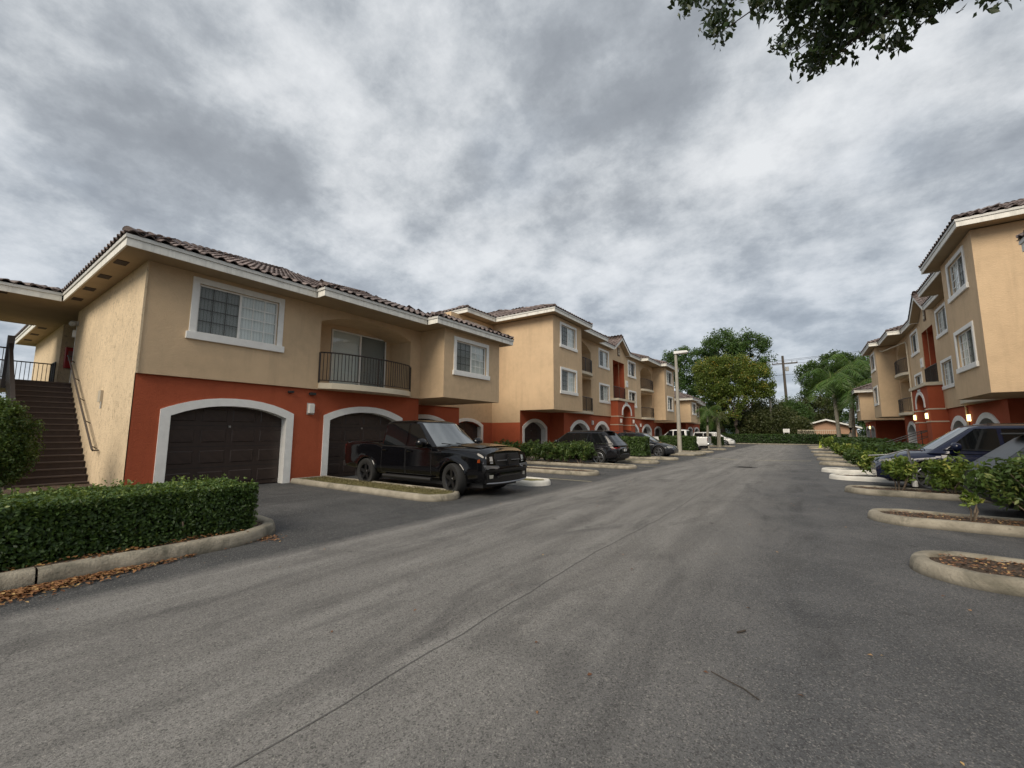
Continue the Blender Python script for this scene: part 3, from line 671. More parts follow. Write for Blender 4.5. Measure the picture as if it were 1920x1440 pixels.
# ------------------------------------------------------------------ two-storey carriage house (A type), facade faces +x
def two_storey(label, near, xf, lit=False, nt_=300):
    sx, ox, sy, oy = xf; base = (sx*-17+ox, sy*9+oy, 0.)
    setxf(sx, ox, sy, oy, org=base)
    root = thing('carriage_house', label, 'building', base, group='two-storey garage houses at the ends of the blocks')
    U, Lw, Bx = -13.45, -13.55, -12.04
    ops = []
    ops.append(window(root, U, 3.93, 6.38, 4.10, 5.84))
    arch = Op(7.66, 11.66, 3.24, 5.43, 5.80, d=1.35); ops.append(arch)
    mb = MB(); wall(mb, 0, U, 2.96, 12.23, 3.05, 5.96, ops)
    mb.box(U-.24, U-.11, 2.97, 3.8, 3.06, 5.9)
    # balcony back wall with door hole
    x_b = U-1.35; sd_ = Op(8.85, 11.45, 3.27, 5.62, d=.1); wall(mb, 0, x_b, 7.66, 11.66, 3.24, 5.95, [sd_])
    mb.quad((U, 7.66, 3.239), (U, 11.66, 3.239), (x_b, 11.66, 3.239), (x_b, 7.66, 3.239))
    mb.quad((U-.02, 7.66, 5.94), (U-.02, 11.66, 5.94), (x_b, 11.66, 5.94), (x_b, 7.66, 5.94))
    mb.quad((U, 2.96, 3.05), (U, 12.23, 3.05), (Lw-.1, 12.23, 3.05), (Lw-.1, 2.96, 3.05))
    # bay
    bo = [window(root, Bx, 12.80, 15.18, 4.04, 5.72)]
    wall(mb, 0, Bx, 12.23, 16.03, 3.05, 5.97, bo)
    mb.quad((U, 12.23, 3.05), (Bx, 12.23, 3.05), (Bx, 12.23, 5.97), (U, 12.23, 5.97))
    mb.quad((-17.3, 16.03, 3.05), (Bx, 16.03, 3.05), (Bx, 16.03, 5.97), (-17.3, 16.03, 5.97))
    mb.quad((-16.6, 12.23, 3.047), (Bx, 12.23, 3.047), (Bx, 16.03, 3.047), (-16.6, 16.03, 3.047))
    mb.quad((-17.0, 16.03, 3.05), (-17.0, 18.0, 3.05), (-17.0, 18.0, 5.97), (-17.0, 16.03, 5.97))
    mb.quad((-17.0, 16.03, 3.048), (-16.4, 16.03, 3.048), (-16.4, 18.1, 3.048), (-17.0, 18.1, 3.048))
    mb.quad((-33, 18.1, 0), (-16.5, 18.1, 0), (-16.5, 18.1, 3.05), (-33, 18.1, 3.05)); mb.quad((-33, 18.0, 3.05), (-17, 18.0, 3.05), (-17, 18.0, 5.97), (-33, 18.0, 5.97))
    mb.build('upper_wall', BEIGE, root, fix=False)
    balcony(root, U, 7.66, 11.66, 3.27, out=.62, single=near)
    sliding_door(root, x_b-.04, 8.87, 11.43, 3.28, 5.60)
    # lower storey
    lo = []; red = MB()
    garage(root, Lw, 5.24, 2.98, 2.02, 2.34, lo, .22, .28); garage(root, Lw, 9.70, 2.98, 2.02, 2.34, lo, .22, .28)
    wall(red, 0, Lw, 2.98, 12.29, 0, 3.048, lo)
    red.quad((Lw, 12.29, 0), (Lw, 12.29, 3.045), (-16.5, 12.29, 3.045), (-16.5, 12.29, 0))
    l3 = []; garage(root, -16.5, 15.4, 3.0, 2.0, 2.34, l3, .22, .28); wall(red, 0, -16.5, 12.29, 18.1, 0, 3.045, l3)
    red.build('lower_wall', RED, root, fix=False)
    # end wall facing the near side
    ew = MB(); ew.quad((-21.5, 2.96, 0), (Lw+.0, 2.96, 0), (Lw+.0, 2.96, 3.05), (-21.5, 2.96, 3.05)); ew.quad((-21.5, 2.96, 3.05), (U, 2.96, 3.05), (U, 2.96, 5.96), (-21.5, 2.96, 5.96))
    ew.quad((-21.5, 2.96, 0), (-21.5, 8, 0), (-21.5, 8, 5.96), (-21.5, 2.96, 5.96)); ew.quad((-24.5, 3.0, 0), (-24.5, 8, 0), (-24.5, 8, 5.96), (-24.5, 3.0, 5.96))
    ew.quad((-31.5, 3.0, 0), (-24.5, 3.0, 0), (-24.5, 3.0, 5.96), (-31.5, 3.0, 5.96)); ew.quad((-31.5, 3.0, 0), (-31.5, 18, 0), (-31.5, 18, 5.96), (-31.5, 3.0, 5.96))
    ew.quad((-24.5, 8, 0), (-21.5, 8, 0), (-21.5, 8, 5.96), (-24.5, 8, 5.96))
    ew.build('end_wall', BEIGE_PALE, root, fix=False)
    MB().box(-13.475, -13.43, 2.94, 2.985, 3.05, 5.9).build('corner_bead', BEIGE_PALE, root)
    # fittings
    wall_lamp(root, Lw, 7.50, 2.38, lit)
    cam_m = MB().box(Lw, Lw+.14, 6.72, 6.86, 2.86, 2.92); cam_m.box(Lw, Lw+.14, 7.42, 7.6, 2.84, 2.92); cam_m.build('security_camera', DARK, root)
    tiles = []
    rects = [(-32.1, -12.65, 2.36, 16.5), (-22, -12.2, 7.0, 16.45), (-22, -11.62, 11.4, 16.62), (-32, -16.45, 3, 18.4)]
    rf = hip_roof(root, rects, 6.20, SL, tiles, skips=[(1, 2.36, -25.7, -20.05)] if near else ())
    if near: hip_roof(root, [(-25.7, -20.05, -7, 2.5)], 6.197, .20, tiles, skips=[(1, 2.5, -30, 0), (0, -20.05, 2.33, 9), (0, -25.7, 2.33, 9)])
    emit_tiles(tiles, rf, nt_)
    if near:
        vm = mat('vent_dark', (.05, .035, .03), .8)
        for xx in (-14.2, -15.9, -17.7, -19.4, -26.2, -28.2, -30.2): MB().box(xx-.2, xx+.2, 2.48, 2.72, 5.935, 5.949).build('soffit_vent', vm, root)
        for yy in (1.0, -1.2): MB().box(-20.5, -20.26, yy-.2, yy+.2, 5.935, 5.949).build('soffit_vent', vm, root)
        # staircase between end wall and railing
        st = MB(); n = 18; r_ = 3.3/n; run = 4.55/n; x0 = -16.85
        stair = MB().prism([(x0, 0), (x0-4.55, 3.1), (x0-4.55, 3.3-r_*1.1), (x0-.02, .02)], 1, 1.62, 2.9).build('staircase', STAIRM, root)
        for i in range(n):
            xa = x0-run*i
            MB().box(xa-run-.02, xa, 1.55, 2.94, r_*i, r_*(i+1)-.045).build('riser', STAIRM, stair)
            MB().box(xa-run-.03, xa+.03, 1.53, 2.945, r_*(i+1)-.043, r_*(i+1)).build('tread', STAIRE if i % 1 == 0 else STAIRM, stair, bevel=.008)
        MB().box(-25.4, x0-4.55-.03, -2.5, 2.95, 3.1, 3.3).build('landing', CONC, root)
        MB().box(-24.5, -21.5, 2.96, 8, 3.1, 3.3).build('corridor_floor', CONC, root)
        # stair-side balustrade (solid boards), newel and landing rail
        rl = MB()
        for i in range(22):
            t = i/21; xa = x0-.25-4.3*t; zb = .35+3.15*t; rl.box(xa-.075, xa+.075, 1.46, 1.50, zb, zb+1.0)
        rl.prism([(x0-.1, 1.22), (x0-4.65, 4.55), (x0-4.65, 4.63), (x0-.1, 1.30)], 1, 1.44, 1.53); rl.build('stair_balustrade', METAL, root)
        MB().box(x0-4.62, x0-4.46, 1.40, 1.56, 3.0, 4.75).build('newel_post', METAL, root); MB().box(x0-.16, x0, 1.40, 1.56, 0, 1.4).build('newel_post', METAL, root)
        railing(root, [(-25.3, 2.9), (-24.4, 2.9)], 3.3); railing(root, [(-25.3, -2.4), (-25.3, 2.9)], 3.3); railing(root, [(-21.5, 1.48), (-21.5, -2.4), (-25.3, -2.4)], 3.3)
        hr = MB(); hr.tube([(-16.1, 2.82, 1.08), (-16.25, 2.82, 1.12), (-21.3, 2.82, 4.28), (-21.45, 2.82, 4.28), (-21.45, 2.93, 4.28)], .026, 8); hr.tube([(-16.1, 2.82, 1.08), (-16.1, 2.94, 1.08)], .022, 6); hr.tube([(-16.5, 2.86, 1.12), (-21.2, 2.86, 4.10)], .018, 6)
        for k in range(5): t = k/4; hr.tube([(-16.4-4.6*t, 2.82, 1.2+2.9*t), (-16.4-4.6*t, 2.95, 1.12+2.9*t)], .014, 5)
        hr.build('handrail', mat('rail_weathered', (.085, .07, .06), .5, .3), root)
        eb = MB().box(-16.75, -16.45, 2.90, 2.955, 2.45, 2.78).build('electric_box', mat('box_beige', (.5, .44, .34), .6), root); MB().tube([(-16.45, 2.93, 2.45), (-16.45, 2.93, 2.25)], .02, 6).build('conduit', GREY, eb)
        fx = MB().box(-24.49, -24.30, 3.12, 3.50, 4.15, 5.0).build('fire_extinguisher_box', RED_BOX, root, bevel=.02)
        MB().box(-24.298, -24.294, 3.20, 3.42, 4.45, 4.85).build('box_window', mat('box_glass', (.25, .12, .12), .2), fx)
        MB().box(-24.52, -24.44, 3.85, 4.85, 3.3, 5.5).build('entry_door', mat('door_brown', (.05, .025, .018), .5), root)
        MB().box(-21.55, -21.49, 2.955, 3.0, 3.3, 5.6).build('door_casing', WHITE, root)
        wl = MB().lathe([(.0, -.12), (.09, -.1), (.10, .05), (.06, .1), (0, .1)], (-21.3, 2.82, 5.45), 'x', 12); wl.box(-21.35, -21.25, 2.84, 2.96, 5.4, 5.55); wl.build('flood_lamp', GREY, root)
        MB().box(-21.6, -21.45, 2.88, 2.955, 5.0, 5.25).build('emergency_lamp', WHITE, root)
        for xx in (-21.6, -25.4): MB().box(xx-.15, xx+.15, -5.2, -4.9, 0, 5.95).build('porch_post', BEIGE_PALE, root)
        for xx in (-21.3, -25.2): MB().box(xx-.1, xx+.1, -2.5, -2.3, 0, 3.1).build('landing_post', BEIGE_PALE, root)
    return root

# ------------------------------------------------------------------ three-storey block (B type), facade faces +x, symmetric about y = 36.9
def three_storey(label, xf, lit, nt_):
    sx, ox, sy, oy = xf; base = (sx*-17+ox, sy*36.9+oy, 0.)
    root = thing('apartment_block', label, 'building', base, group='three-storey apartment blocks facing each other')
    M, F2, Lw, Rc, B1 = -13.8, -12.5, -13.9, -15.0, -17.3
    for half in (0, 1):
        if half == 0: setxf(sx, ox, sy, oy, org=base)
        else: setxf(sx, ox, -sy, oy+sy*73.8, org=base)
        up = MB(); ops = []
        w1 = (23.12, 25.48)
        f2o = [window(root, F2, *w1, 4.09, 5.82), window(root, F2, *w1, 7.09, 8.77)]
        wall(up, 0, F2, 22.25, 26.3, 3.05, 9.0, f2o)
        ops = [window(root, M, 32.25, 34.5, 4.12, 5.80, 'SG'), window(root, M, 32.25, 34.5, 7.08, 8.77, 'SG')]
        a2 = Op(26.75, 30.7, 3.22, 5.85, d=1.25); a3 = Op(26.75, 30.7, 6.22, 8.05, 8.72, d=1.25); ops += [a2, a3]
        rec = Op(35.45, 36.9001, 4.72, 8.2, d=0.02)
        wall(up, 0, M, 26.3, 36.9, 3.05, 9.02, ops+[rec])
        xb = M-1.25
        wall(up, 0, xb, 26.75, 30.7, 3.22, 9.0, [Op(27.6, 29.8, 3.25, 5.4, d=.08), Op(27.6, 29.8, 6.25, 8.4, d=.08)])
        up.quad((M, 26.75, 3.21), (M, 30.7, 3.21), (xb, 30.7, 3.21), (xb, 26.75, 3.21)); up.quad((M-.03, 26.75, 5.86), (M-.03, 30.7, 5.86), (xb, 30.7, 5.86), (xb, 26.75, 5.86)); up.quad((M-.03, 26.75, 8.9), (M-.03, 30.7, 8.9), (xb, 30.7, 8.9), (xb, 26.75, 8.9))
        # side faces
        up.quad((Rc, 22.25, 3.05), (F2, 22.25, 3.05), (F2, 22.25, 9.0), (Rc, 22.25, 9.0)); up.quad((B1, 22.25, 2.27), (Rc, 22.25, 2.27), (Rc, 22.25, 9.0), (B1, 22.25, 9.0))
        up.quad((M, 26.3, 3.05), (F2, 26.3, 3.05), (F2, 26.3, 9.0), (M, 26.3, 9.0))
        up.quad((Rc, 22.25, 3.048), (F2, 22.25, 3.048), (F2, 26.3, 3.048), (Rc, 26.3, 3.048)); up.quad((Lw-.2, 26.3, 3.049), (M, 26.3, 3.049), (M, 36.9, 3.049), (Lw-.2, 36.9, 3.049))
        b1o = [window(root, B1, 19.4, 21.6, 7.09, 8.77, 'SG')]; lo4 = []
        g4 = Op(19.75-1.35, 19.75+1.35, 0, 1.95, 2.32, d=.3)
        low4 = Op(g4.y0, g4.y1, 2.27, 2.2701, 2.32, d=.3)
        wall(up, 0, B1, 18.1, 22.25, 2.27, 9.0, b1o+[Op(g4.y0, g4.y1, 2.265, 2.27, 2.32, d=.3)])
        up.quad((B1, 18.1, 0), (B1, 18.1, 9.0), (-30, 18.1, 9.0), (-30, 18.1, 0)); up.quad((-30, 18.1, 0), (-30, 36.9, 0), (-30, 36.9, 9.), (-30, 18.1, 9.))
        up.build('upper_wall', BEIGE, root, fix=False)
        for zf in (3.25, 6.25):
            balcony(root, M, 26.75, 30.7, zf, out=.5); sliding_door(root, xb-.03, 27.62, 29.78, zf+.01, zf+2.13)
        lr = MB(); g4l = [g4]; arch_trim(root, B1, g4, .2); garage_door(root, B1, g4, .3)
        wall(lr, 0, B1, 18.1, 22.25, 0, 2.27, [Op(g4.y0, g4.y1, 0, 1.95, 2.269, d=.3)])
        lr.quad((B1, 22.25, 0), (Rc, 22.25, 0), (Rc, 22.25, 2.27), (B1, 22.25, 2.27))
        l5 = []; garage(root, Rc, 24.1, 2.7, 1.85, 2.34, l5, .22, .35); wall(lr, 0, Rc, 22.25, 26.15, 0, 3.045, l5)
        lr.quad((Rc, 26.15, 0), (Lw, 26.15, 0), (Lw, 26.15, 3.045), (Rc, 26.15, 3.045))
        l6 = []; garage(root, Lw, 28.75, 2.75, 1.80, 2.34, l6, .26, .42); garage(root, Lw, 32.95, 2.5, 1.80, 2.34, l6, .26, .42); wall(lr, 0, Lw, 26.15, 34.75, 0, 3.045, l6)
        # portal flank, half of its front
        PX_ = -13.15; arch = Op(35.85, 36.9001, 0, 3.38, None, d=.55)
        lr.quad((Lw, 34.75, 0), (PX_, 34.75, 0), (PX_, 34.75, 4.45), (Lw, 34.75, 4.45))
        c0 = 36.9; hw = 1.05; n = 8; prev = None
        lr.quad((PX_, 34.75, 0), (PX_, c0-hw, 0), (PX_, c0-hw, 4.45), (PX_, 34.75, 4.45))
        for i in range(n+1):
            a = math.pi*(1-.5*i/n); y = c0+hw*math.cos(a); z = 3.38+.68*math.sin(a)
            if prev: lr.quad((PX_, prev[0], prev[1]), (PX_, y, z), (PX_, y, 4.45), (PX_, prev[0], 4.45)); lr.quad((PX_, prev[0], prev[1]), (PX_, y, z), (-15.5, y, z), (-15.5, prev[0], prev[1]))
            prev = (y, z)
        lr.quad((PX_, c0-hw, 0), (PX_, c0-hw, 3.38), (-15.5, c0-hw, 3.38), (-15.5, c0-hw, 0)); lr.quad((-15.5, c0-hw, 0), (-15.5, c0, 0), (-15.5, c0, 4.06), (-15.5, c0-hw, 4.06))
        # red recess above the portal
        lr.quad((M-.02, 35.45, 4.72), (-16.5, 35.45, 4.72), (-16.5, 35.45, 8.2), (M-.02, 35.45, 8.2)); lr.quad((-16.5, 35.45, 4.7), (-16.5, 36.9, 4.7), (-16.5, 36.9, 8.2), (-16.5, 35.45, 8.2)); lr.quad((M, 35.45, 8.2), (-16.5, 35.45, 8.2), (-16.5, 36.9, 8.2), (M, 36.9, 8.2))
        lr.build('lower_wall', RED, root, fix=False)
        ct = MB(); ct.box(PX_-.7, PX_+.12, 34.63, 36.9, 4.45, 4.64); ct.build('cornice', CREAM, root)
        for zz in (2.34, 3.07):
            s_ = MB(); s_.box(Lw, PX_+.025, 34.725, 34.748, zz-.035, zz+.035); s_.box(PX_, PX_+.025, 34.749, c0-hw, zz-.035, zz+.035); s_.box(-15.4, PX_-.0, c0-hw, c0-hw+.025, zz-.03, zz+.03); s_.build('string_course', CREAM, root)
        tm = MB(); n = 10; ol = [(c0-hw, 3.2)]+[(c0+hw*math.cos(math.pi*(1-.5*i/n)), 3.38+.68*math.sin(math.pi*(1-.5*i/n))) for i in range(n+1)]
        ou = [(c0+(y-c0)*1.2, 3.2+(z-3.2)*1.24) for (y, z) in ol]
        for i in range(len(ol)-1):
            a, b, c_, d_ = ol[i], ol[i+1], ou[i+1], ou[i]; p0, p1 = PX_, PX_+.04
            tm.quad((p1, *a), (p1, *b), (p1, *c_), (p1, *d_)); tm.quad((p0, *d_), (p0, *c_), (p1, *c_), (p1, *d_)); tm.quad((p0, *a), (p0, *b), (p1, *b), (p1, *a))
        tm.build('arch_trim', WHITE, root)
        wall_lamp(root, PX_, 35.28, 2.68, lit)
        wall_lamp(root, Lw, 30.95 if half == 0 else 30.95, 2.42, lit)
        dp = MB(); dp.tube([(-12.72, 26.2, 8.72), (-12.9, 26.5, 8.55), (-13.7, 31.05, 8.45), (-13.72, 31.1, 8.2), (-13.72, 31.1, 3.2), (-13.85, 31.25, 2.9), (-13.85, 31.3, .1)], .05, 8)
        if lit: dp.build('downspout', CREAM, root, smooth=True)
    setxf(sx, ox, sy, oy, org=base)
    # gable over the portal
    gb = MB(); pk = 10.45; gy0, gy1, gc = 34.95, 38.85, 36.9
    gb.add([(M-.001, gy0, 8.95), (M-.001, gy1, 8.95), (M-.001, gc, pk-.2)], [(0, 1, 2)]); gb.build('gable_wall', BEIGE, root, fix=False)
    gs = (pk-9.25)/1.95; dk = MB(); ex = -13.35; bk = -17.5
    dk.quad((ex, gy0, 9.25), (ex, gc, pk), (bk, gc, pk), (bk, gy0, 9.25)); dk.quad((ex, gy1, 9.25), (ex, gc, pk), (bk, gc, pk), (bk, gy1, 9.25)); gr = dk.build('gable_roof', DECK, root, fix=False)
    fs_ = MB()
    for (ya, yb) in ((gy0, gc), (gy1, gc)):
        e = -.02 if ya < yb else .02
        fs_.prism([(ya, 9.02), (yb+e*0, pk-.24), (yb, pk-.02), (ya, 9.24)], 0, ex-.03, ex+(.004 if ya < yb else 0))
    fs_.build('rake_board', WHITE_OLD, root)
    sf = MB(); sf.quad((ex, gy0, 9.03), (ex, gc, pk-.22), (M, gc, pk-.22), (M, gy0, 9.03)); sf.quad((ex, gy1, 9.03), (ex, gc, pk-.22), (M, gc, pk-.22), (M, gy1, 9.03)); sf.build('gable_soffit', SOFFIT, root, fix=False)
    pl = MB().box(M, M+.05, gc-.24, gc+.24, 8.75, 9.55).build('gable_plaque', mat('plaque_dark', (.12, .07, .04), .6), root)
    pl2 = MB().box(M+.05, M+.075, gc-.14, gc+.14, 8.87, 9.05); pl2.prism([(gc-.12, 9.12), (gc+.12, 9.12), (gc, 9.42)], 0, M+.05, M+.072); pl2.build('plaque_relief', CREAM, pl)
    railing(root, [(M+.02, 35.46), (M+.02, 38.34)], 4.66, h=1.15)
    lb = MB().box(-13.15, -13.11, 36.5, 37.1, 4.22, 4.38).build('address_plate', WHITE, root)
    pq = MB().box(M, M+.07, 38.85-.3, 38.85+.3, 6.0, 6.62).build('building_number_plate', WHITE, root, bevel=.01)
    tn = bpy.data.curves.new('number', 'FONT'); tn.body = '27' if sx > 0 else '25'; tn.size = .26; tn.align_x = 'CENTER'; tn.align_y = 'CENTER'; tn.extrude = .004
    to = bpy.data.objects.new('number_lettering', tn); COL.objects.link(to)
    bpy.context.view_layer.update(); dg = bpy.context.evaluated_depsgraph_get(); me = bpy.data.meshes.new_from_object(to.evaluated_get(dg)); bpy.data.objects.remove(to)
    me.materials.clear(); me.materials.append(GREY); lt = link('number_lettering', me, pq); c = xfp((M+.075, 38.85, 6.31)); lt.location = c; lt.rotation_euler = (R(90), 0, R(90) if sx > 0 else R(-90))
    # entry steps with handrails
    st = MB()
    for i in range(5): st.box(-13.1+.0, -13.1+.3*(5-i)-.001*i, 35.9, 37.9, .17*i, .17*(i+1))
    st.box(-15.5, -13.1, 35.86, 37.94, 0, .85); st.build('entry_steps', CONC, root)
    hr = MB()
    for yy in (35.95, 37.85):
        hr.tube([(-14.6, yy, 1.95), (-13.2, yy, 1.8), (-11.2, yy, .95)], .03, 6); hr.tube([(-14.6, yy, 1.6), (-13.2, yy, 1.45), (-11.2, yy, .6)], .02, 6)
        for (a, b, c) in ((-13.2, .85, 1.8), (-12.2, .4, 1.4), (-11.2, 0, .95), (-14.6, .85, 1.95)): hr.tube([(a, yy, b), (a, yy, c)], .025, 6)
    hr.build('stair_handrail', METAL, root)
    tiles = []
    rects = [(-31, -13.9, 21.65, 52.15), (-26, -13.4, 28, 34.95), (-26, -13.4, 38.85, 46), (-26, -12.65, 21.7, 31.6), (-26, -12.65, 42.2, 52.1), (-24, -12.02, 21.6, 27.1), (-24, -12.02, 46.7, 52.2), (-30.9, -16.55, 18.75, 55.05)]
    rf = hip_roof(root, rects, 9.28, SL, tiles)
    def gt(x, y, z):
        return z > 9.28+SL*min(-13.4-x, 10)-.05
    place_tiles(tiles, (bk, gy0, 9.27), (1, 0, 0), (0, 1, 0), gs, ex-bk+.05, gc-gy0, gt); place_tiles(tiles, (bk, gy1, 9.27), (1, 0, 0), (0, -1, 0), gs, ex-bk+.05, gy1-gc, gt)
    place_caps(tiles, (ex, gc, pk+.02), (-16.3, gc, pk+.02))
    emit_tiles(tiles, rf, nt_)
    return root

two_storey('near two-storey tan and red garage house with outside stairs at left', True, (1, 0, 1, 0), False, 300)
three_storey('three-storey tan block with red ground floor on the left, behind the black pickup', (1, 0, 1, 0), False, 150)
two_storey('far two-storey garage house at the end of the left block behind white van', False, (1, 0, -1, 73.8), False, 0)
three_storey('three-storey tan block on the right behind the navy SUV, yellow lamps lit', (-1, -7.1, 1, -.9), True, 120)
two_storey('two-storey garage house whose eave corner just enters the right picture edge', False, (-1, -7.1, 1, -1.9), True, 0)
two_storey('far two-storey garage house on the right behind the palms', False, (-1, -7.1, -1, 72.9), True, 0)
setxf(org=(0, 0, 0))

# ------------------------------------------------------------------ ground
def sheet(name, x0, x1, y0, y1, z, m, kind='structure', n=1):
    o = MB().quad((x0, y0, z), (x1, y0, z), (x1, y1, z), (x0, y1, z)).build(name, m, None, kind, fix=False); return o
sheet('ground', -600, 600, -400, 1200, -.02, GROUND)
sheet('road', -40, 30, -20, 74, 0, ASPH)
PAINT = mat('faded_paint', (.42, .38, .24), .8, var=.45, vscale=6)
seam = MB(); rr = random.Random(3); pts = [(-2.38+.04*math.sin(y*.9)+rr.uniform(-.016, .016), y) for y in np.arange(.2, 72, .35)]
for a, b in zip(pts, pts[1:]): seam.quad((a[0]-.005, a[1], .004), (b[0]-.005, b[1], .004), (b[0]+.005, b[1], .004), (a[0]+.005, a[1], .004))
seam.build('road_seam', mat('seam_dark', (.115, .112, .107), .9), None, 'structure', fix=False)
ln = MB()
for (a, b) in (((-6.2, 30.5), (-3.5, 29.2)), ((-2.6, 29.2), (.2, 30.6))):
    ln.quad((a[0], a[1]-.09, .004), (b[0], b[1]-.09, .004), (b[0], b[1]+.09, .004), (a[0], a[1]+.09, .004))
ln.build('road_marking', PAINT, None, 'structure', fix=False)
l2 = MB()
for yy in (13.0, 20.6, 24.3): l2.quad((-7.6, yy-.04, .004), (-5.9, yy-.04, .004), (-5.9, yy+.04, .004), (-7.6, yy+.04, .004))
l2.build('bay_marking', PAINT, None, 'structure', fix=False)
dr = thing('drain_cover', 'dark round drain cover sunk in the road ahead', 'drain cover', (-2.45, 22.9, 0))
MB().lathe([(0, .008), (.42, .008), (.5, .006), (.52, .001)], (0, 0, 0), 'z', 20).build('cover', mat('cast_iron', (.05, .045, .04), .7, var=.3, vscale=20, bump=.6, bscale=40), dr)
gm = MB()
for i in range(-3, 4): gm.box(-.3, .3, i*.1-.012, i*.1+.012, .009, .014)
gm.build('grate_bars', DARK, dr)

# kerbs ------------------------------------------------------------
def kerb_ring(mb, path, w=.16, h=.15, closed=True):
    """rounded kerb following outline path (outer edge), inward to the left"""
    n = len(path); P = [Vector((p[0], p[1], 0)) for p in path]; rings = []
    for i in range(n):
        a = P[(i-1) % n] if closed or i > 0 else P[0]; b = P[(i+1) % n] if closed or i < n-1 else P[-1]
        d = (b-a).normalized(); nn = Vector((-d.y, d.x, 0)); p = P[i]
        hh = h+.004*math.sin(i*1.7)
        prof = [(0, 0), (.012, h*.55), (.03, hh*.86), (.06, hh), (w-.04, hh+.003), (w-.012, hh*.9), (w, h*.3)]
        rings.append([tuple(p+nn*u+Vector((0, 0, z))) for (u, z) in prof])
    if closed: rings.append(rings[0])
    mb.grid(rings)
def island(label, yc, x_in, x_nose, hw=.56, soil=SOIL, km=CONC, grp='kerbed planting islands between the parking bays', w=.16, side=1):
    """side=+1: nose points to +x (left side of road); -1: nose to -x"""
    path = []; n = 14
    path.append((x_in, yc-hw)); 
    L = (x_nose-x_in)*side
    for i in range(1, 9): path.append((x_in+side*(L-hw)*i/8, yc-hw))
    for i in range(1, n): a = -math.pi/2+math.pi*i/n; path.append((x_nose-side*hw+side*hw*math.cos(a), yc+hw*math.sin(a)))
    for i in range(8, -1, -1): path.append((x_in+side*(L-hw)*i/8, yc+hw))
    path = [(p[0]+random.uniform(-.006, .006), p[1]+random.uniform(-.006, .006)) for p in path]
    if side < 0: path = path[::-1]
    t = thing('planting_island', label, 'kerb island', (x_nose-side*1., yc, 0), group=grp)
    XF.org = (x_nose-side*1., yc, 0.)
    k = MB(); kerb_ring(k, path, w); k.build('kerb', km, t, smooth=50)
    inner = [(p[0], p[1]) for p in path]; cx = (x_in+x_nose)/2
    s = MB(); g = []
    for i in range(41):
        xx = x_in+side*(L-w-.01)*i/40; e = (x_nose-side*hw-xx)*side
        hh = (hw-w*.6) if e > 0 else math.sqrt(max(.0004, (hw-w*.6)**2-e*e*((hw-w*.6)/(hw-w))**2))
        g.append([(xx, yc+hh*j/5, .105+random.uniform(-.012, .025)) for j in range(-5, 6)])
    s.grid(g); s.build('soil' if soil is SOIL else 'turf', soil, t, smooth=True)
    XF.org = (0., 0., 0.)
    return t
LI = [(7.5, -13.4, -6.95, LAWN, 'long grassy kerb island between the two near garage doors'), (11.3, -16.3, -6.55, LAWN, 'white-edged kerb island just beyond the black pickup'),
      (15.1, -16.3, -6.55, SOIL, 'kerb island with a small bush, second beyond the pickup'), (18.9, -16.8, -6.35, SOIL, 'kerb island with long shrub row beside the black SUV'),
      (22.7, -14.8, -6.4, LAWN, 'low kerb island just past the black SUV tail'), (26.4, -14.8, -6.3, SOIL, 'kerb island under the round bush before the charcoal car'),
      (38.2, -12.4, -6.3, SOIL, 'small kerb island beside the white pickup'), (45.0, -12.4, -6.3, SOIL, 'kerb island beyond the white pickup tail'), (56.4, -12.4, -6.9, SOIL, 'farthest left kerb island beside the white van')]
isl = {}
for i, (yc, xi, xn, so_, lb) in enumerate(LI): isl[i] = island(lb, yc, xi, xn, soil=so_, km=CONCW if i == 1 else CONC, hw=.58 if i else .60)
RI = [(7.05, .93, 'nearest rounded kerb island at the right picture edge'), (10.65, .88, 'second kerb island on the right, mulch filled'), (15.15, .8, 'third kerb island on the right with a metal post'),
      (19.25, .6, 'fourth kerb island on the right in front of the navy SUV'), (22.5, .46, 'white-edged kerb island fifth on the right'), (27.3, .5, 'sixth kerb island on the right, beside croton shrubs'),
      (32.0, .48, 'seventh kerb island on the right'), (37.9, .4, 'eighth kerb island on the right, short and grey'), (44.5, .3, 'ninth kerb island on the right near the hedge'), (54.6, .2, 'kerb island on the right under the lime cone'), (62.5, .1, 'last kerb island on the right before the far kerb')]
for i, (yc, xn, lb) in enumerate(RI): island(lb, yc, 6.2, xn, soil=SOIL, km=CONCW if i in (3, 4) else CONC, side=-1, w=.19 if i < 2 else .16, hw=.6)
# lamp island: broad concrete pad
t = thing('lamp_island', 'broad pale concrete island round the foot of the tall lamp', 'kerb island', (-8, 33.2, 0))
XF.org = (-8., 33.2, 0.)
MB().prism([(-13, 31.6), (-7.2, 31.6), (-6.6, 31.9), (-6.25, 32.6), (-6.2, 34.2), (-6.5, 35.1), (-7.3, 35.4), (-13, 35.4)], 2, 0, .14).build('kerb', CONC, t, bevel=.03)
MB().prism([(-12.8, 32.), (-8.8, 32.), (-8.6, 33), (-8.9, 35.1), (-12.8, 35.1)], 2, .141, .16).build('soil', SOIL, t)
XF.org = (0., 0., 0.)
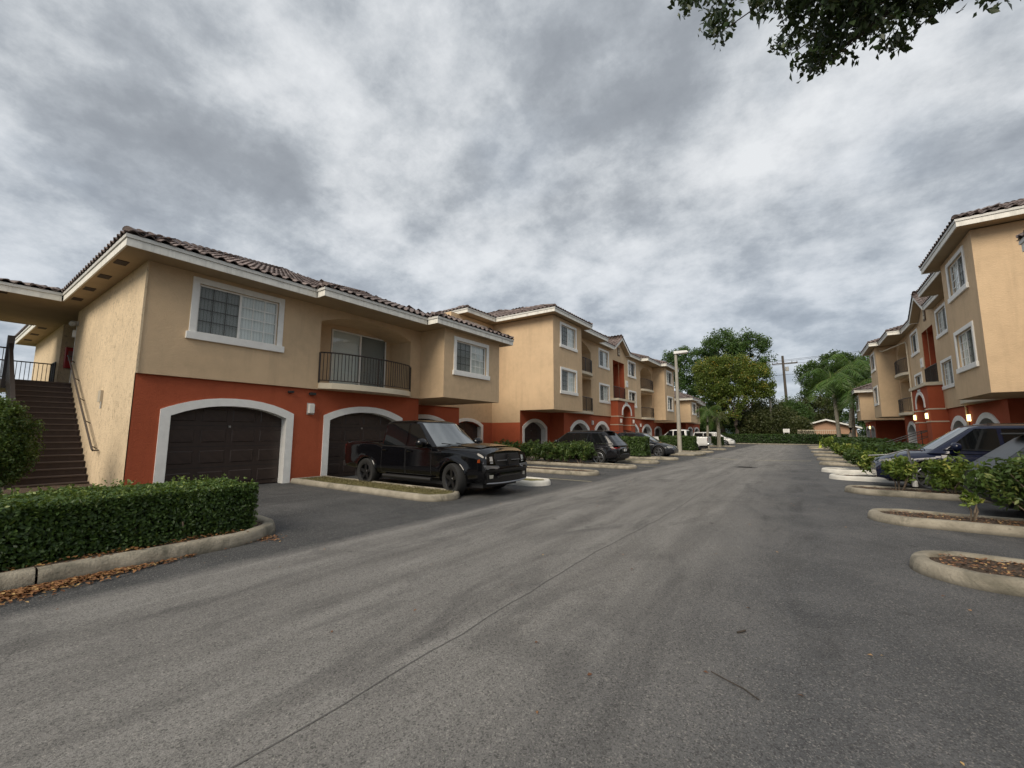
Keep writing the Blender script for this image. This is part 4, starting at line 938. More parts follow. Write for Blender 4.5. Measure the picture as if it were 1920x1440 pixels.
# near-left bed: kerb running along the road and turning in to the driveway
kb = MB(); pth = [(-6.62, y) for y in np.linspace(-9, .845, 17)]
brk = len(pth); pth2 = [(-6.60, y) for y in np.arange(.862, 2.5, .4)]
for i in range(0, 9):
    a = math.pi/2*i/8; pth2.append((-6.60-.95*(1-math.cos(a)), 2.55+1.05*math.sin(a)))
pth2 += [(-8.2, 3.66), (-9.2, 3.75), (-11, 3.78), (-13.4, 3.62)]
bed = thing('hedge_bed', 'long kerbed bed under the near clipped hedge', 'kerb bed', (-7, 0, 0))
XF.org = (-7., 0., 0.)
kerb_ring(kb, pth, .2, .165, False); kb.build('kerb', CONC, bed, smooth=50)
kb = MB(); kerb_ring(kb, pth2, .2, .165, False); kb.build('kerb', CONC, bed, smooth=50)
g = []
for i in range(60):
    xx = -6.8-14*(i/59)**1.5; g.append([(xx, -9+(3.50 if xx < -7.3 else 2.7+.8*math.sqrt(max(0, 1-((xx+7.3)/.55)**2)) if xx < -6.75 else 2.7)*j/40+9*j/40, .12+random.uniform(-.015, .03)) for j in range(41)])
s = MB(); s.grid(g); s.build('soil', SOIL, bed, smooth=True)
MB().lathe([(.05, -.02), (.055, .06), (.042, .06), (.04, -.02)], (-6.86, 3.03, .075), 'x', 14).build('drain_pipe', GREY, bed)
XF.org = (0., 0., 0.)
lw = sheet('lawn', -40, -17.0, -20, 1.4, .015, LAWN); sheet('walkway', -22, -15.2, 1.4, 3.9, .02, CONC)
sheet('left_verge', -45, -15.2, 1.45, 74, .006, GROUND)
# far kerb and strip
fk = thing('far_kerb', 'low kerb crossing the far end of the road', 'kerb', (-3, 73, 0)); XF.org = (-3., 73., 0.)
MB().box(-14, 6, 72.9, 73.1, 0, .14).build('kerb', CONC, fk, bevel=.03); MB().box(-40, 30, 73.1, 76, -.01, .1).build('soil', SOIL, fk); XF.org = (0., 0., 0.)

# ------------------------------------------------------------------ foliage
def leaves_mesh(name, C, size, m, parent=None, nrm=None, kind=None, asp=.55, up_bias=.25, rnd=None, jit=.3, hang=None):
    n = len(C); rg = RNG
    N_ = rg.normal(size=(n, 3)); N_ /= np.linalg.norm(N_, axis=1)[:, None]
    if nrm is not None: N_ = N_*.8+nrm*.9
    N_[:, 2] = N_[:, 2]+up_bias; N_ /= np.linalg.norm(N_, axis=1)[:, None]
    A = rg.normal(size=(n, 3))
    if hang is not None: A = A*.5+np.array([0, 0, -hang])
    A -= (A*N_).sum(1)[:, None]*N_; A /= np.linalg.norm(A, axis=1)[:, None]; B = np.cross(N_, A)
    s = size*(1+rg.uniform(-jit, jit, n))[:, None]
    fold = N_*s*.12
    V = np.empty((n, 4, 3)); V[:, 0] = C-A*s*.5; V[:, 1] = C+B*s*asp*.5+fold; V[:, 2] = C+A*s*.5; V[:, 3] = C-B*s*asp*.5+fold
    me = bpy.data.meshes.new(name); me.vertices.add(4*n); me.vertices.foreach_set('co', V.ravel())
    idx = np.arange(4*n).reshape(n, 4); tri = np.stack([idx[:, [0, 1, 2]], idx[:, [0, 2, 3]]], 1).reshape(-1)
    me.loops.add(6*n); me.loops.foreach_set('vertex_index', tri); me.polygons.add(2*n)
    me.polygons.foreach_set('loop_start', np.arange(0, 6*n, 3)); me.polygons.foreach_set('loop_total', np.full(2*n, 3))
    at = me.attributes.new('rnd', 'FLOAT', 'POINT'); r_ = rg.random(n)**1.3 if rnd is None else rnd; at.data.foreach_set('value', np.repeat(r_, 4))
    me.update(); me.validate(); me.materials.append(m); return link(name, me, parent, None, kind)
def clumps(n_cl, per, centre, rad, cr, shell=.55, squash=1.):
    """leaf centres in clumps spread through an ellipsoidal crown, denser towards the shell"""
    d = RNG.normal(size=(n_cl, 3)); d /= np.linalg.norm(d, axis=1)[:, None]; r = RNG.uniform(shell, 1, n_cl)**.7
    cc = d*r[:, None]*np.array(rad)+np.array(centre)
    p = RNG.normal(size=(n_cl, per, 3)); p /= np.linalg.norm(p, axis=2)[..., None]; p *= (RNG.random((n_cl, per, 1))**.45)*cr*RNG.uniform(.6, 1.25, (n_cl, 1, 1)); p[..., 2] *= squash
    tone = RNG.random(n_cl)
    rn = np.clip(tone[:, None]*.55+RNG.random((n_cl, per))*.45+p[..., 2]/cr*.12, 0, 1)
    return (cc[:, None]+p).reshape(-1, 3), rn.reshape(-1), cc
def tree(name, label, base, h, blobs, size, m, trunk_r, group=None, cat='tree', trunkm=None, limbs=7, asp=.5, hang=None, trunk_h=None, trunk=True):
    """blobs: (dx,dy,z,rx,ry,rz,nclumps,per,clump_r) relative to base"""
    t = thing(name, label, cat, base, group=group); XF.org = (0., 0., 0.)
    P = []; Q = []; CC = []
    for (dx, dy, z, rx, ry, rz, nc, per, cr) in blobs:
        p, q, cc = clumps(nc, per, (dx, dy, z), (rx, ry, rz), cr); P.append(p); Q.append(q); CC.append(cc)
    leaves_mesh('crown', np.concatenate(P), size, m, t, rnd=np.concatenate(Q), asp=asp, hang=hang)
    if trunk:
        CC = np.concatenate(CC); mb = MB(); th = trunk_h or h*.35
        pts = [(0, 0, -.05)]; 
        for i in range(1, 6): pts.append((random.uniform(-.12, .12)*i*.4, random.uniform(-.1, .1)*i*.4, th*i/5))
        mb.tube(pts, [trunk_r*(1.25-.1*i) for i in range(6)], 9)
        for k in range(limbs):
            e = CC[RNG.integers(len(CC))]; s = Vector(pts[-1 if k % 2 else -2]); e = Vector(e); md = s.lerp(e, .5)+Vector((random.uniform(-.5, .5), random.uniform(-.5, .5), .4))*(h/12)
            mb.tube([s, s.lerp(md, .5)+Vector((0, 0, .1)), md, e], [trunk_r*.55, trunk_r*.42, trunk_r*.3, trunk_r*.08], 6)
        XF.org = (0., 0., 0.); o = mb.build('trunk', trunkm or BARK, t, smooth=True, local=True)
    return t
def hedge_pts(x0, x1, y0, y1, z0, z1, dens, rough=.06, seed=0):
    """points just under the faces of a clipped box, with surface normals"""
    P = []; Nn = []
    for ax, pos, sg in ((0, x0, -1), (0, x1, 1), (1, y0, -1), (1, y1, 1), (2, z1, 1)):
        b = [(x0, x1), (y0, y1), (z0, z1)]; o = [i for i in range(3) if i != ax]
        area = (b[o[0]][1]-b[o[0]][0])*(b[o[1]][1]-b[o[1]][0]); n = int(area*dens); p = np.empty((n, 3))
        for i in o: p[:, i] = RNG.uniform(b[i][0], b[i][1], n)
        ph = seed+ax*3
        bump = np.sin(p[:, o[0]]*3.1+ph)*np.sin(p[:, o[1]]*3.7+ph*2)*.5+np.sin(p[:, o[0]]*7.3+p[:, o[1]]*5.1)*.35
        p[:, ax] = pos+sg*(bump*rough-RNG.random(n)**1.5*.16); P.append(p); q = np.zeros((n, 3)); q[:, ax] = sg; Nn.append(q)
    return np.concatenate(P), np.concatenate(Nn)
def hedge(label, x0, x1, y0, y1, z0, z1, dens, size, m, group=None, name='hedge', cat='hedge', rough=.06, sprigs=0, twigs=True):
    c = ((x0+x1)/2, (y0+y1)/2, 0.); t = thing(name, label, cat, c, group=group)
    P, Nn = hedge_pts(x0, x1, y0, y1, z0, z1, dens, rough); rn = RNG.random(len(P))*.65+.35*np.clip((P[:, 2]-z0)/(z1-z0), 0, 1)**2*RNG.random(len(P))
    if sprigs:
        k = sprigs; b = np.stack([RNG.uniform(x0, x1, k), RNG.uniform(y0, y1, k), np.full(k, z1)], 1); q = []
        for i in range(k):
            hgt = RNG.uniform(.04, .17); lean = RNG.normal(size=2)*.3
            for j in range(7): q.append(b[i]+np.array([lean[0]*hgt*j/7, lean[1]*hgt*j/7, hgt*j/7-.02])+RNG.normal(size=3)*.014)
        q = np.array(q); P = np.concatenate([P, q]); z = np.zeros((len(q), 3)); z[:, 2] = .4; Nn = np.concatenate([Nn, z]); rn = np.concatenate([rn, RNG.uniform(.6, 1, len(q))])
    leaves_mesh('foliage', P-np.array(c), size, m, t, nrm=Nn, rnd=rn, asp=.58)
    XF.org = c; mg = .14
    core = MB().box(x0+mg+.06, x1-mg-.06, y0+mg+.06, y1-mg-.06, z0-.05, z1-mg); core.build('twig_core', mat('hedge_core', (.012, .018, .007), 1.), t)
    if twigs:
        tb = MB(); n = int((x1-x0+y1-y0)*5)
        for i in range(n):
            x = random.uniform(x0+.1, x1-.1); y = random.uniform(y0+.1, y1-.1); tb.tube([(x, y, z0-.15), (x+random.uniform(-.15, .15), y+random.uniform(-.15, .15), z0+.25)], .012, 5)
        tb.build('stems', TWIG, t, kind='stuff')
    XF.org = (0., 0., 0.); return t
LF_BUSHT = leafmat('leaf_tall_bush', (.016, .038, .010), (.075, .13, .03), (.13, .19, .05))
def bush(label, cx, cy, rx, ry, z0, z1, n, size, m, group=None, stems=6, name='shrub', per=26, cr=.16, asp=.42, shell=.25):
    t = thing(name, label, 'shrub', (cx, cy, 0), group=group); hz = (z1-z0)/2
    p, q, cc = clumps(n, per, (0, 0, z0+hz), (rx, ry, hz), cr, shell)
    leaves_mesh('foliage', p, size, m, t, rnd=q, asp=asp, up_bias=.6)
    mb = MB()
    for k in range(stems):
        e = Vector(cc[RNG.integers(len(cc))]); s = Vector((e.x*.25, e.y*.25, .08)); md = s.lerp(e, .5)+Vector((random.uniform(-.08, .08), random.uniform(-.08, .08), 0)); mb.tube([s, md, e], [.018, .014, .007], 5)
    mb.build('stems', TWIG, t, local=True, kind='stuff'); return t
# near hedge
hedge('big clipped green hedge at the lower left, beside the road', -8.35, -7.0, -6.0, 3.12, .13, .80, 5600, .048, LF_HEDGE, sprigs=420, rough=.05)
bush('tall rounded clipped bush in front of the outside stairs', -14.5, .85, (.66), .76, .25, 2.32, 620, .062, LF_BUSHT, per=40, cr=.17, stems=9, name='clipped_bush', asp=.6, shell=.55)
hedge('lower hedge row behind the near hedge, by the stair foot', -12.5, -11.2, -4, .9, .3, .75, 900, .075, LF_DARK, rough=.05)
# left island planting
bush('small round bush alone on the second island past pickup', -11.2, 15.1, .75, .5, .3, 1.15, 60, .12, LF_BUSH)
for i, xx in enumerate((-13.9, -12.9, -11.9, -10.9, -9.9, -9.1)):
    bush(['shrub by the garage wall, first in the long row', 'second shrub from the wall in the long row', 'third shrub in the row before the black SUV', 'fourth shrub in the row before the black SUV', 'fifth shrub in the row, half hiding the SUV', 'roadside end shrub of the row by the SUV wheel'][i], xx, 18.9, .75, .55, .25, 1.2, 75, .13, LF_BUSH, 'shrubs in a row on the left island')
hedge('rounded green bush between black SUV and charcoal car', -9.9, -8.15, 25.9, 26.9, .2, 1.35, 500, .13, LF_BUSH, name='clipped_bush', cat='bush', rough=.1)
hedge('clipped bush behind the tall lamp post', -10.6, -7.7, 37.7, 38.7, .2, 1.35, 380, .15, LF_BUSH, name='clipped_bush', cat='bush', rough=.12)
hedge('small dark bush in front of the white van', -9.6, -8.2, 55.9, 56.9, .2, 1.2, 300, .16, LF_DARK, name='clipped_bush', cat='bush', rough=.1)
# right island planting
bush('large leafy green shrub at the right picture edge', 3.35, 10.65, 1.15, .5, .32, 1.28, 190, .11, LF_BUSH, per=24, stems=12)
bush('large shrub behind the right-edge shrub, further from road', 5.1, 10.65, .9, .55, .3, 1.15, 90, .14, LF_BUSH)
bush('yellow-green croton leaf tuft on thin stem near right edge', 2.25, 10.55, .16, .14, .42, .62, 6, .13, LF_CROTON, per=12, cr=.09, stems=3)
bush('green and yellow shrub right of the metal post', 2.95, 15.15, .55, .45, .25, 1.02, 55, .13, LF_CROTON)
bush('yellow croton shrub left of the metal post', 1.95, 15.2, .42, .35, .4, .98, 36, .13, LF_CROTON)
bush('small green shrub behind the metal post', 4.2, 15.15, .7, .5, .3, 1.05, 60, .13, LF_BUSH)
bush('yellow-leaved croton near navy SUV headlight', 2.0, 19.25, .6, .45, .3, .95, 45, .14, LF_CROTON)
bush('dark red-stemmed shrub behind the croton, fifth island', 1.9, 22.5, .7, .45, .25, .85, 40, .14, LF_BUSH)
bush('low spreading green shrub on the sixth island', 2.4, 27.3, 1.1, .6, .2, .9, 60, .16, LF_DARK, cr=.25)
bush('yellow croton in the seventh island', 1.9, 32.0, .7, .5, .3, 1.0, 34, .2, LF_CROTON, cr=.22)
bush('low dark shrub on the eighth island', 2.6, 37.9, 1.2, .6, .2, 1.0, 50, .2, LF_DARK, cr=.28)
hedge('clipped dark green hedge along the right block, nearer half', 2.7, 5.0, 23.2, 36, .15, 1.05, 130, .17, LF_DARK, twigs=False, rough=.08)
hedge('clipped dark green hedge along the right block, farther half', 2.2, 5.0, 39.5, 60, .15, 1.2, 90, .2, LF_DARK, twigs=False, rough=.1)
bush('yellow-tipped croton clump at the far hedge corner', 2.0, 50.5, 1.1, 1.0, .3, 1.3, 50, .24, LF_CROTON, cr=.35)
hedge('dark hedge closing the far end of the road', -13, 5.5, 74.3, 75.6, .15, 1.5, 90, .22, LF_DARK, twigs=False, rough=.12)
# far trees
tree('mango_tree', 'tallest dark green tree at left, rounded crown behind gold tree', (-13, 90, 0), 21,
     [(-5.5, 0, 15.0, 4.2, 4, 4.6, 120, 60, 1.0), (1.0, 0, 18.2, 3.8, 4, 3.6, 120, 60, 1.0), (5.5, 0, 16.5, 3.6, 4, 4.5, 120, 60, 1.0), (-7, 0, 9.2, 3.0, 3, 4.0, 70, 60, 1.0), (0, 1, 12, 6, 3, 4, 90, 60, 1.0), (-9.2, 0, 16.5, 2.0, 2, 2.5, 40, 50, .9), (-3.5, 0, 6, 3, 3, 3, 50, 60, 1)], .42, LF_MANGO, .42, limbs=14)
tree('golden_tree', 'golden green broad tree left of the far lamp', (-9.2, 78, 0), 15,
     [(-3.6, 0, 12.4, 2.6, 2.6, 2.3, 80, 80, .85), (0, 0, 12.6, 3.0, 2.6, 2.2, 90, 80, .85), (2.8, 0, 10.6, 2.7, 2.5, 2.5, 90, 80, .85), (-3.2, 0, 9.6, 2.7, 2.5, 2.3, 70, 80, .85), (0, 0, 9.7, 3.2, 2.4, 1.8, 70, 80, .8), (4.3, 0, 8.8, 1.5, 1.5, 1.5, 40, 70, .7), (0, -.5, 7.4, 3.6, 1.8, 1.6, 60, 60, .75), (-1.5, -.5, 5.2, 2.4, 1.5, 1.4, 26, 50, .7)], .30, LF_GOLD, .3, limbs=12, trunk_h=5)
for i, (bx, by, hh, w_, mm, lb) in enumerate(((-13.5, 80, 7.5, 3.0, LF_DARK, 'dark low tree between the far house roof and gold tree'), (-8, 83, 7.2, 3.2, LF_OLIVE, 'olive thin-leaved tree under the gold crown'), (-4.6, 84, 8.2, 3.2, LF_OLIVE, 'brownish olive tree beside the far lamp'),
        (-1.5, 92, 8.6, 3.0, LF_DARK, 'dark tree in front of the wooden utility pole'), (-3.2, 81, 6.2, 2.3, LF_OLIVE, 'low olive tree right of far lamp'), (2.0, 94, 8, 3.5, LF_MANGO, 'bright green tree behind the pale house'), (8.5, 88, 9, 4, LF_MANGO, 'green tree behind the palms, lower right'), (-17, 84, 7, 3, LF_DARK, 'dark tree behind the far left roof'), (-.6, 79.2, 4.2, 1.3, LF_OLIVE, 'small leafy tree covering the left slope of the peach house roof'), (-6.2, 80, 6.5, 2.6, LF_OLIVE, 'brown-green scrub tree left of the far lamp foot'), (-1.2, 83.5, 7.2, 2.6, LF_MANGO, 'mid green tree behind the white notice board'), (1.8, 88, 8.5, 3.2, LF_OLIVE, 'olive tree behind the peach house ridge'))):
    tree('roadside_tree', lb, (bx, by, 0), hh, [(0, 0, hh*.62, w_, w_*.8, hh*.34, 110, 60, .75), (w_*.4, 0, hh*.3, w_*.9, w_*.6, hh*.25, 60, 50, .7), (-w_*.4, 0, hh*.4, w_*.7, w_*.6, hh*.3, 50, 50, .7)], .28, mm, .16, 'trees beyond the far hedge', limbs=9)
tree('shade_tree', 'broad dark tree right of the utility pole', (4.9, 90, 0), 15,
     [(-2.8, 0, 11.8, 2.9, 3, 2.4, 90, 60, .9), (0, 0, 13.4, 2.8, 3, 2.0, 80, 60, .85), (3.0, 0, 12.4, 2.6, 3, 2.3, 70, 60, .85), (-1.5, 0, 8.6, 4.0, 3, 2.4, 110, 60, .9), (2.5, 0, 9, 3.0, 3, 2.5, 70, 60, .9)], .34, LF_OLIVE if False else LF_DARK, .34, limbs=14)
tree('roadside_tree', 'dark tree seen under the outside landing at the far left edge', (-40, -3.5, 0), 6, [(0, 0, 3.6, 3, 6, 2.6, 160, 60, .8)], .22, LF_DARK, .2, limbs=8)
hedge('tall dark hedge beyond the lawn behind the outside stairs', -36.5, -35, -14, 3, .1, 2.2, 120, .16, LF_DARK, twigs=False, rough=.15)
# palms
def palm(label, base, h, nfr, L, m, tr=.16, group=None, dead=0, lean=(0, 0)):
    t = thing('palm_tree', label, 'palm', base, group=group); mb = MB(); pts = [(lean[0]*(i/8)**2, lean[1]*(i/8)**2, h*i/8-.05) for i in range(9)]
    mb.tube(pts, [tr*(1.25 if i == 0 else 1.05-.04*i) for i in range(9)], 10); mb.build('trunk', PALMT, t, smooth=True, local=True)
    top = np.array(pts[-1]); C = []; A = []; fr = MB()
    V = []; F = []; RN = []
    for k in range(nfr+dead):
        az = 2*math.pi*k*.382+random.uniform(-.2, .2); el = random.uniform(-.2, 1.35) if k < nfr else -.9
        el = (k % 7)/7*1.25+.15 if k < nfr else -1.1
        ll = L*random.uniform(.85, 1.1); d = np.array([math.cos(az), math.sin(az), 0]); pr = []
        p = top.copy(); e = el
        for s in range(13):
            pr.append(p.copy()); p = p+(d*math.cos(e)+np.array([0, 0, math.sin(e)]))*ll/12; e -= (.125+.013*s) if k < nfr else .08
        fr.tube([tuple(q) for q in pr], [.03*(1-s/14) for s in range(13)], 4)
        tone = random.random()*.5
        side = np.array([-d[1], d[0], 0])
        for s in range(1, 12):
            for sg in (-1, 1):
                for q in (0, .5):
                    c = pr[s]*(1-q)+pr[s+1]*q; ln_ = L*.30*math.sin(math.pi*(s+q+1.5)/14)**.6
                    tip = c+side*sg*ln_*.75+d*ln_*.35+np.array([0, 0, -ln_*random.uniform(.45, 1.0)]); dd = (pr[s+1]-pr[s])*.09
                    n0 = len(V); V += [c-dd, c+dd, (c+tip)/2+dd*.9+np.array([0, 0, ln_*.08]), tip, (c+tip)/2-dd*.9+np.array([0, 0, ln_*.08])]; F.append((n0, n0+1, n0+2, n0+3, n0+4)); RN += [min(1, tone+random.random()*.5)]*5
    me = bpy.data.meshes.new('fronds'); me.from_pydata([tuple(v) for v in V], [], F); at = me.attributes.new('rnd', 'FLOAT', 'POINT'); at.data.foreach_set('value', np.array(RN)); me.materials.append(m); link('fronds', me, t)
    fr.build('frond_stems', m if False else mat('frond_stem', (.13, .15, .04), .7), t, local=True); return t
palm('tall feathery queen palm, left one of the pair by the far hedge', (3.3, 63, 0), 8.0, 24, 4.4, LF_PALM, .22, 'queen palms near the far hedge', lean=(-.3, 0))
palm('shorter feathery queen palm, right one with pale trunk', (4.2, 61, 0), 6.3, 22, 4.0, LF_PALM, .2, 'queen palms near the far hedge', lean=(.6, 0))
palm('tallest queen palm, right rear of the pair by far hedge', (4.9, 66, 0), 9.8, 22, 4.2, LF_PALM, .2, 'queen palms near the far hedge', lean=(.3, 0))
palm('short palm with drooping fronds behind the white pickup', (-8.9, 50.5, 0), 3.9, 16, 1.9, LF_PALM, .14, dead=3, lean=(.15, 0))
palm('dark short palm trunk beside the white van', (-8.3, 54.0, 0), 3.6, 14, 1.7, LF_OLIVE, .22, dead=3)
# overhanging branch of a street tree standing behind the camera
ot = thing('street_tree', 'tree whose dark leafy branch hangs into the top right corner', 'tree', (7.6, 2.2, 0)); org = Vector((7.6, 2.2, 0))
def at9(u, v, d): q = dirpx(u, v); return CAM+q*d-org
tb = MB(); tb.tube([(0, 0, -.1), (.05, 0, 1.5), (-.1, .1, 3.2), (-.3, .3, 4.8)], [.26, .22, .19, .16], 10); fork = Vector((-.3, .3, 4.8))
C = []; RNl = []
specs = [((1275, -10), (1300, 30), 5), ((1340, -20), (1360, 55), 9), ((1330, 60), (1345, 80), 3), ((1420, -30), (1450, 40), 8), ((1500, -40), (1500, 60), 14), ((1560, -40), (1550, 80), 16), ((1480, 90), (1500, 105), 5), ((1520, 120), (1540, 135), 7), ((1560, 90), (1585, 110), 8),
         ((1620, -30), (1610, 60), 14), ((1660, -20), (1650, 75), 10), ((1670, 80), (1680, 95), 4), ((1700, -40), (1700, 30), 12), ((1740, -30), (1735, 45), 6), ((1790, -30), (1770, 15), 7), ((1850, -30), (1850, 8), 4), ((1430, -60), (1700, -60), 26), ((1560, -120), (1900, -110), 30), ((1640, 20), (1560, 20), 10), ((1480, 0), (1700, 20), 14), ((1510, 60), (1660, 60), 8), ((1520, 105), (1565, 135), 6), ((1380, 0), (1480, 20), 6), ((1720, 0), (1820, -10), 6)]
for (a, b, k) in specs:
    for j in range(k):
        t_ = random.random(); u = a[0]+(b[0]-a[0])*t_+random.uniform(-22, 22); v = a[1]-14+(b[1]-a[1])*t_+random.uniform(-12, 12); c = at9(u, v, random.uniform(8.3, 9.7))
        nl = 26; q = RNG.normal(size=(nl, 3)); q = q/np.linalg.norm(q, axis=1)[:, None]*(RNG.random((nl, 1))**.5)*.21+np.array(c); C.append(q); RNl.append(RNG.random(nl))
    e = at9((a[0]+b[0])/2, (a[1]+b[1])/2, 9); s0 = fork+Vector((-2.5, 2.0, 1.6)); md = s0.lerp(e, .5)+Vector((0, 0, .35)); tb.tube([s0, md, e], [.035, .022, .006], 5)
tb.tube([fork, fork+Vector((-1.2, 1.0, 1.0)), fork+Vector((-2.5, 2.0, 1.6)), at9(1560, -60, 9)], [.13, .10, .07, .03], 8); tb.tube([fork, fork+Vector((.8, .6, 1.6)), fork+Vector((1.2, 1.2, 3))], [.13, .1, .05], 8)
tb.build('trunk', BARK, ot, smooth=True, local=True)
extra, q2, _ = clumps(60, 40, (-1.2, 1.0, 11.2), (2.4, 2.2, 1.2), .45); C.append(extra); RNl.append(q2)
leaves_mesh('crown', np.concatenate(C), .105, LF_OVER, ot, rnd=np.concatenate(RNl), asp=.55, hang=.9)

# litter ------------------------------------------------------------
def litter(name, P, size, label_kind='stuff', m=LF_LITTER, up=3.):
    return leaves_mesh(name, P, size, m, None, kind=label_kind, up_bias=up, asp=.6)
n = 2200; y = np.concatenate([RNG.uniform(-2, 2.2, 500), .75+RNG.normal(size=1700)*.45]); x = -6.58+np.abs(RNG.normal(size=n))*.11*np.clip(1.6-np.abs(y-.6)*.8, .15, 1.5); litter('leaf_litter', np.stack([x, y, np.full(n, .012)+RNG.random(n)*.02], 1), .05)
n = 500; litter('bed_litter', np.stack([RNG.uniform(-7.0, -6.72, n), RNG.uniform(-3, 2.9, n), .15+RNG.random(n)*.03], 1), .045)
n = 160; litter('corner_litter', np.stack([-6.75+RNG.normal(size=n)*.12, 3.15+RNG.normal(size=n)*.09, .01+RNG.random(n)*.02], 1), .04)
n = 150; litter('road_litter', np.stack([RNG.uniform(-9, 3, n), RNG.uniform(.8, 18, n), np.full(n, .008)], 1), .035)
for (yc, x0, x1, k) in ((7.05, 1.2, 5.5, 1500), (10.65, 1.2, 5.5, 1300), (15.15, 1.2, 5, 300), (19.25, 1, 5, 150), (15.1, -13, -6.9, 400), (18.9, -13, -6.9, 300)):
    litter('mulch_chips', np.stack([RNG.uniform(x0, x1, k), yc+RNG.uniform(-.38, .38, k), .125+RNG.random(k)*.02], 1), .04)
n = 5200; gx = RNG.uniform(-13.2, -7.25, n); g_ = np.stack([gx, 7.5+RNG.uniform(-.43, .43, n), .135+RNG.random(n)*.012], 1); leaves_mesh('turf_grass', g_, .045, LF_GRASS, None, kind='stuff', asp=.2, up_bias=0, hang=1.2)
tw = MB().tube([(-.62, 3.22, .012), (-.5, 3.15, .02), (-.42, 3.13, .014), (-.33, 3.06, .012)], .004, 5).build('twig', BARK, None); tag(tw, 'thin dark twig lying on the asphalt at lower right', 'twig')
tw = MB().tube([(-.55, 3.95, .01), (-.5, 4.02, .012)], .008, 5).build('twig', BARK, None); tag(tw, 'short dark twig stub on the asphalt, beyond the longer twig', 'twig')

# ------------------------------------------------------------------ vehicles (local: +x forward, origin on the ground mid wheelbase)
def paint(name, col, rough=.22): return mat(name, col, rough*.45, coat=0, spec=.5)
P_BLACK = paint('paint_black', (.003, .003, .004), .2); P_BLACK2 = paint('paint_black_soft', (.010, .010, .012), .25); P_CHAR = paint('paint_charcoal', (.018, .020, .024), .25)
P_NAVY = paint('paint_navy', (.010, .014, .038), .22); P_WHITE = paint('paint_white', (.72, .72, .70), .3); P_GREY = paint('paint_dark_grey', (.022, .024, .026), .9)
V_GLASS = mat('car_glass', (.006, .007, .008), .03, spec=.5, ior=1.5); V_WIND = mat('windscreen', (.06, .07, .072), .04, spec=1, ior=2.1, coat=.5)
V_PLAST = mat('car_plastic', (.015, .015, .016), .55); TYRE = mat('tyre', (.018, .018, .018), .85, bump=.3, bscale=60, bdist=.01); RIMB = mat('rim_black', (.012, .012, .013), .3); RIMS = mat('rim_silver', (.45, .46, .48), .28, .9)
CHROME = mat('chrome', (.62, .63, .65), .12, 1.0); SATIN = mat('satin_grey', (.24, .25, .27), .3, .6); HEADL = mat('headlight_lens', (.55, .57, .58), .08, .3, spec=1); HEADD = mat('headlight_dark', (.04, .04, .045), .1, spec=1); AMBER = mat('amber_lens', (.20, .035, .006), .2); TAIL = mat('taillight', (.18, .008, .008), .15); PLATE = mat('plate_white', (.6, .6, .6), .5)
def wheel(root, x, y, r, w, rim, spokes=5, steer=0, rr=.68, twin=True):
    s = 1 if y > 0 else -1; t = MB(); h = w/2; rp = r*rr
    t.lathe([(rp*.98, -h*.8), (rp+.01, -h*.93), (r*.93, -h), (r*.985, -h*.75), (r, -h*.35), (r, h*.35), (r*.985, h*.75), (r*.93, h), (rp+.01, h*.93), (rp*.98, h*.8)], (0, 0, 0), 'y', 32)
    for k in range(36):
        a = 2*math.pi*k/36; 
    o = t.build('wheel', TYRE, root, smooth=50, local=True); o.location = (x, y, r); o.rotation_euler = (0, 0, steer)
    m = MB(); ys = s*h*.72; bk = MB()
    m.lathe([(rp, -h*.85), (rp, s*h*.88), (rp-.018, s*h*.92), (rp-.03, s*h*.80), (rp-.035, 0)], (0, 0, 0), 'y', 32)
    m.lathe([(0, ys+s*.01), (.055, ys+s*.01), (.075, ys-s*.01), (.08, ys-s*.05)], (0, 0, 0), 'y', 16)
    for k in range(spokes):
        for off in ((-.11, .11) if twin else (0,)):
            a = 2*math.pi*k/spokes+.3; ca, sa = math.cos(a), math.sin(a); cb, sb = math.cos(a+off*1.9), math.sin(a+off*1.9)
            i0 = Vector((.05*ca, ys, .05*sa)); i1 = Vector(((rp-.02)*cb, ys+s*.02, (rp-.02)*sb)); d = (i1-i0).normalized(); n = Vector((-d.z, 0, d.x)); wd = .028 if twin else .05
            v = [i0+n*wd, i0-n*wd, i1-n*wd*.8, i1+n*wd*.8]; m.add([tuple(p) for p in v]+[tuple(p+Vector((0, -s*.035, 0))) for p in v], [(0, 1, 2, 3), (4, 7, 6, 5), (0, 4, 5, 1), (1, 5, 6, 2), (2, 6, 7, 3), (3, 7, 4, 0)])
    m.build('rim', rim, o, smooth=35, local=True)
    bk.lathe([(0, s*h*.25), (rp*.62, s*h*.25), (rp*.62, s*h*.2), (rp*.97, s*h*.05)], (0, 0, 0), 'y', 24); bk.build('brake_disc', DARK, o, local=True)
def lerp(pts, x):
    for (a, b) in zip(pts, pts[1:]):
        if x <= b[0]:
            t = (x-a[0])/max(1e-9, b[0]-a[0]); t = max(0, min(1, t)); return a[1]+(b[1]-a[1])*t
    return pts[-1][1]
def smooth_lerp(pts, x):
    # monotone-ish catmull
    n = len(pts)
    if x <= pts[0][0]: return pts[0][1]
    if x >= pts[-1][0]: return pts[-1][1]
    for i in range(n-1):
        if x <= pts[i+1][0]:
            p0 = pts[max(0, i-1)][1]; p1 = pts[i][1]; p2 = pts[i+1][1]; p3 = pts[min(n-1, i+2)][1]; t = (x-pts[i][0])/(pts[i+1][0]-pts[i][0])
            m1 = (p2-p0)*.35; m2 = (p3-p1)*.35
            return (2*t**3-3*t*t+1)*p1+(t**3-2*t*t+t)*m1+(-2*t**3+3*t*t)*p2+(t**3-t*t)*m2
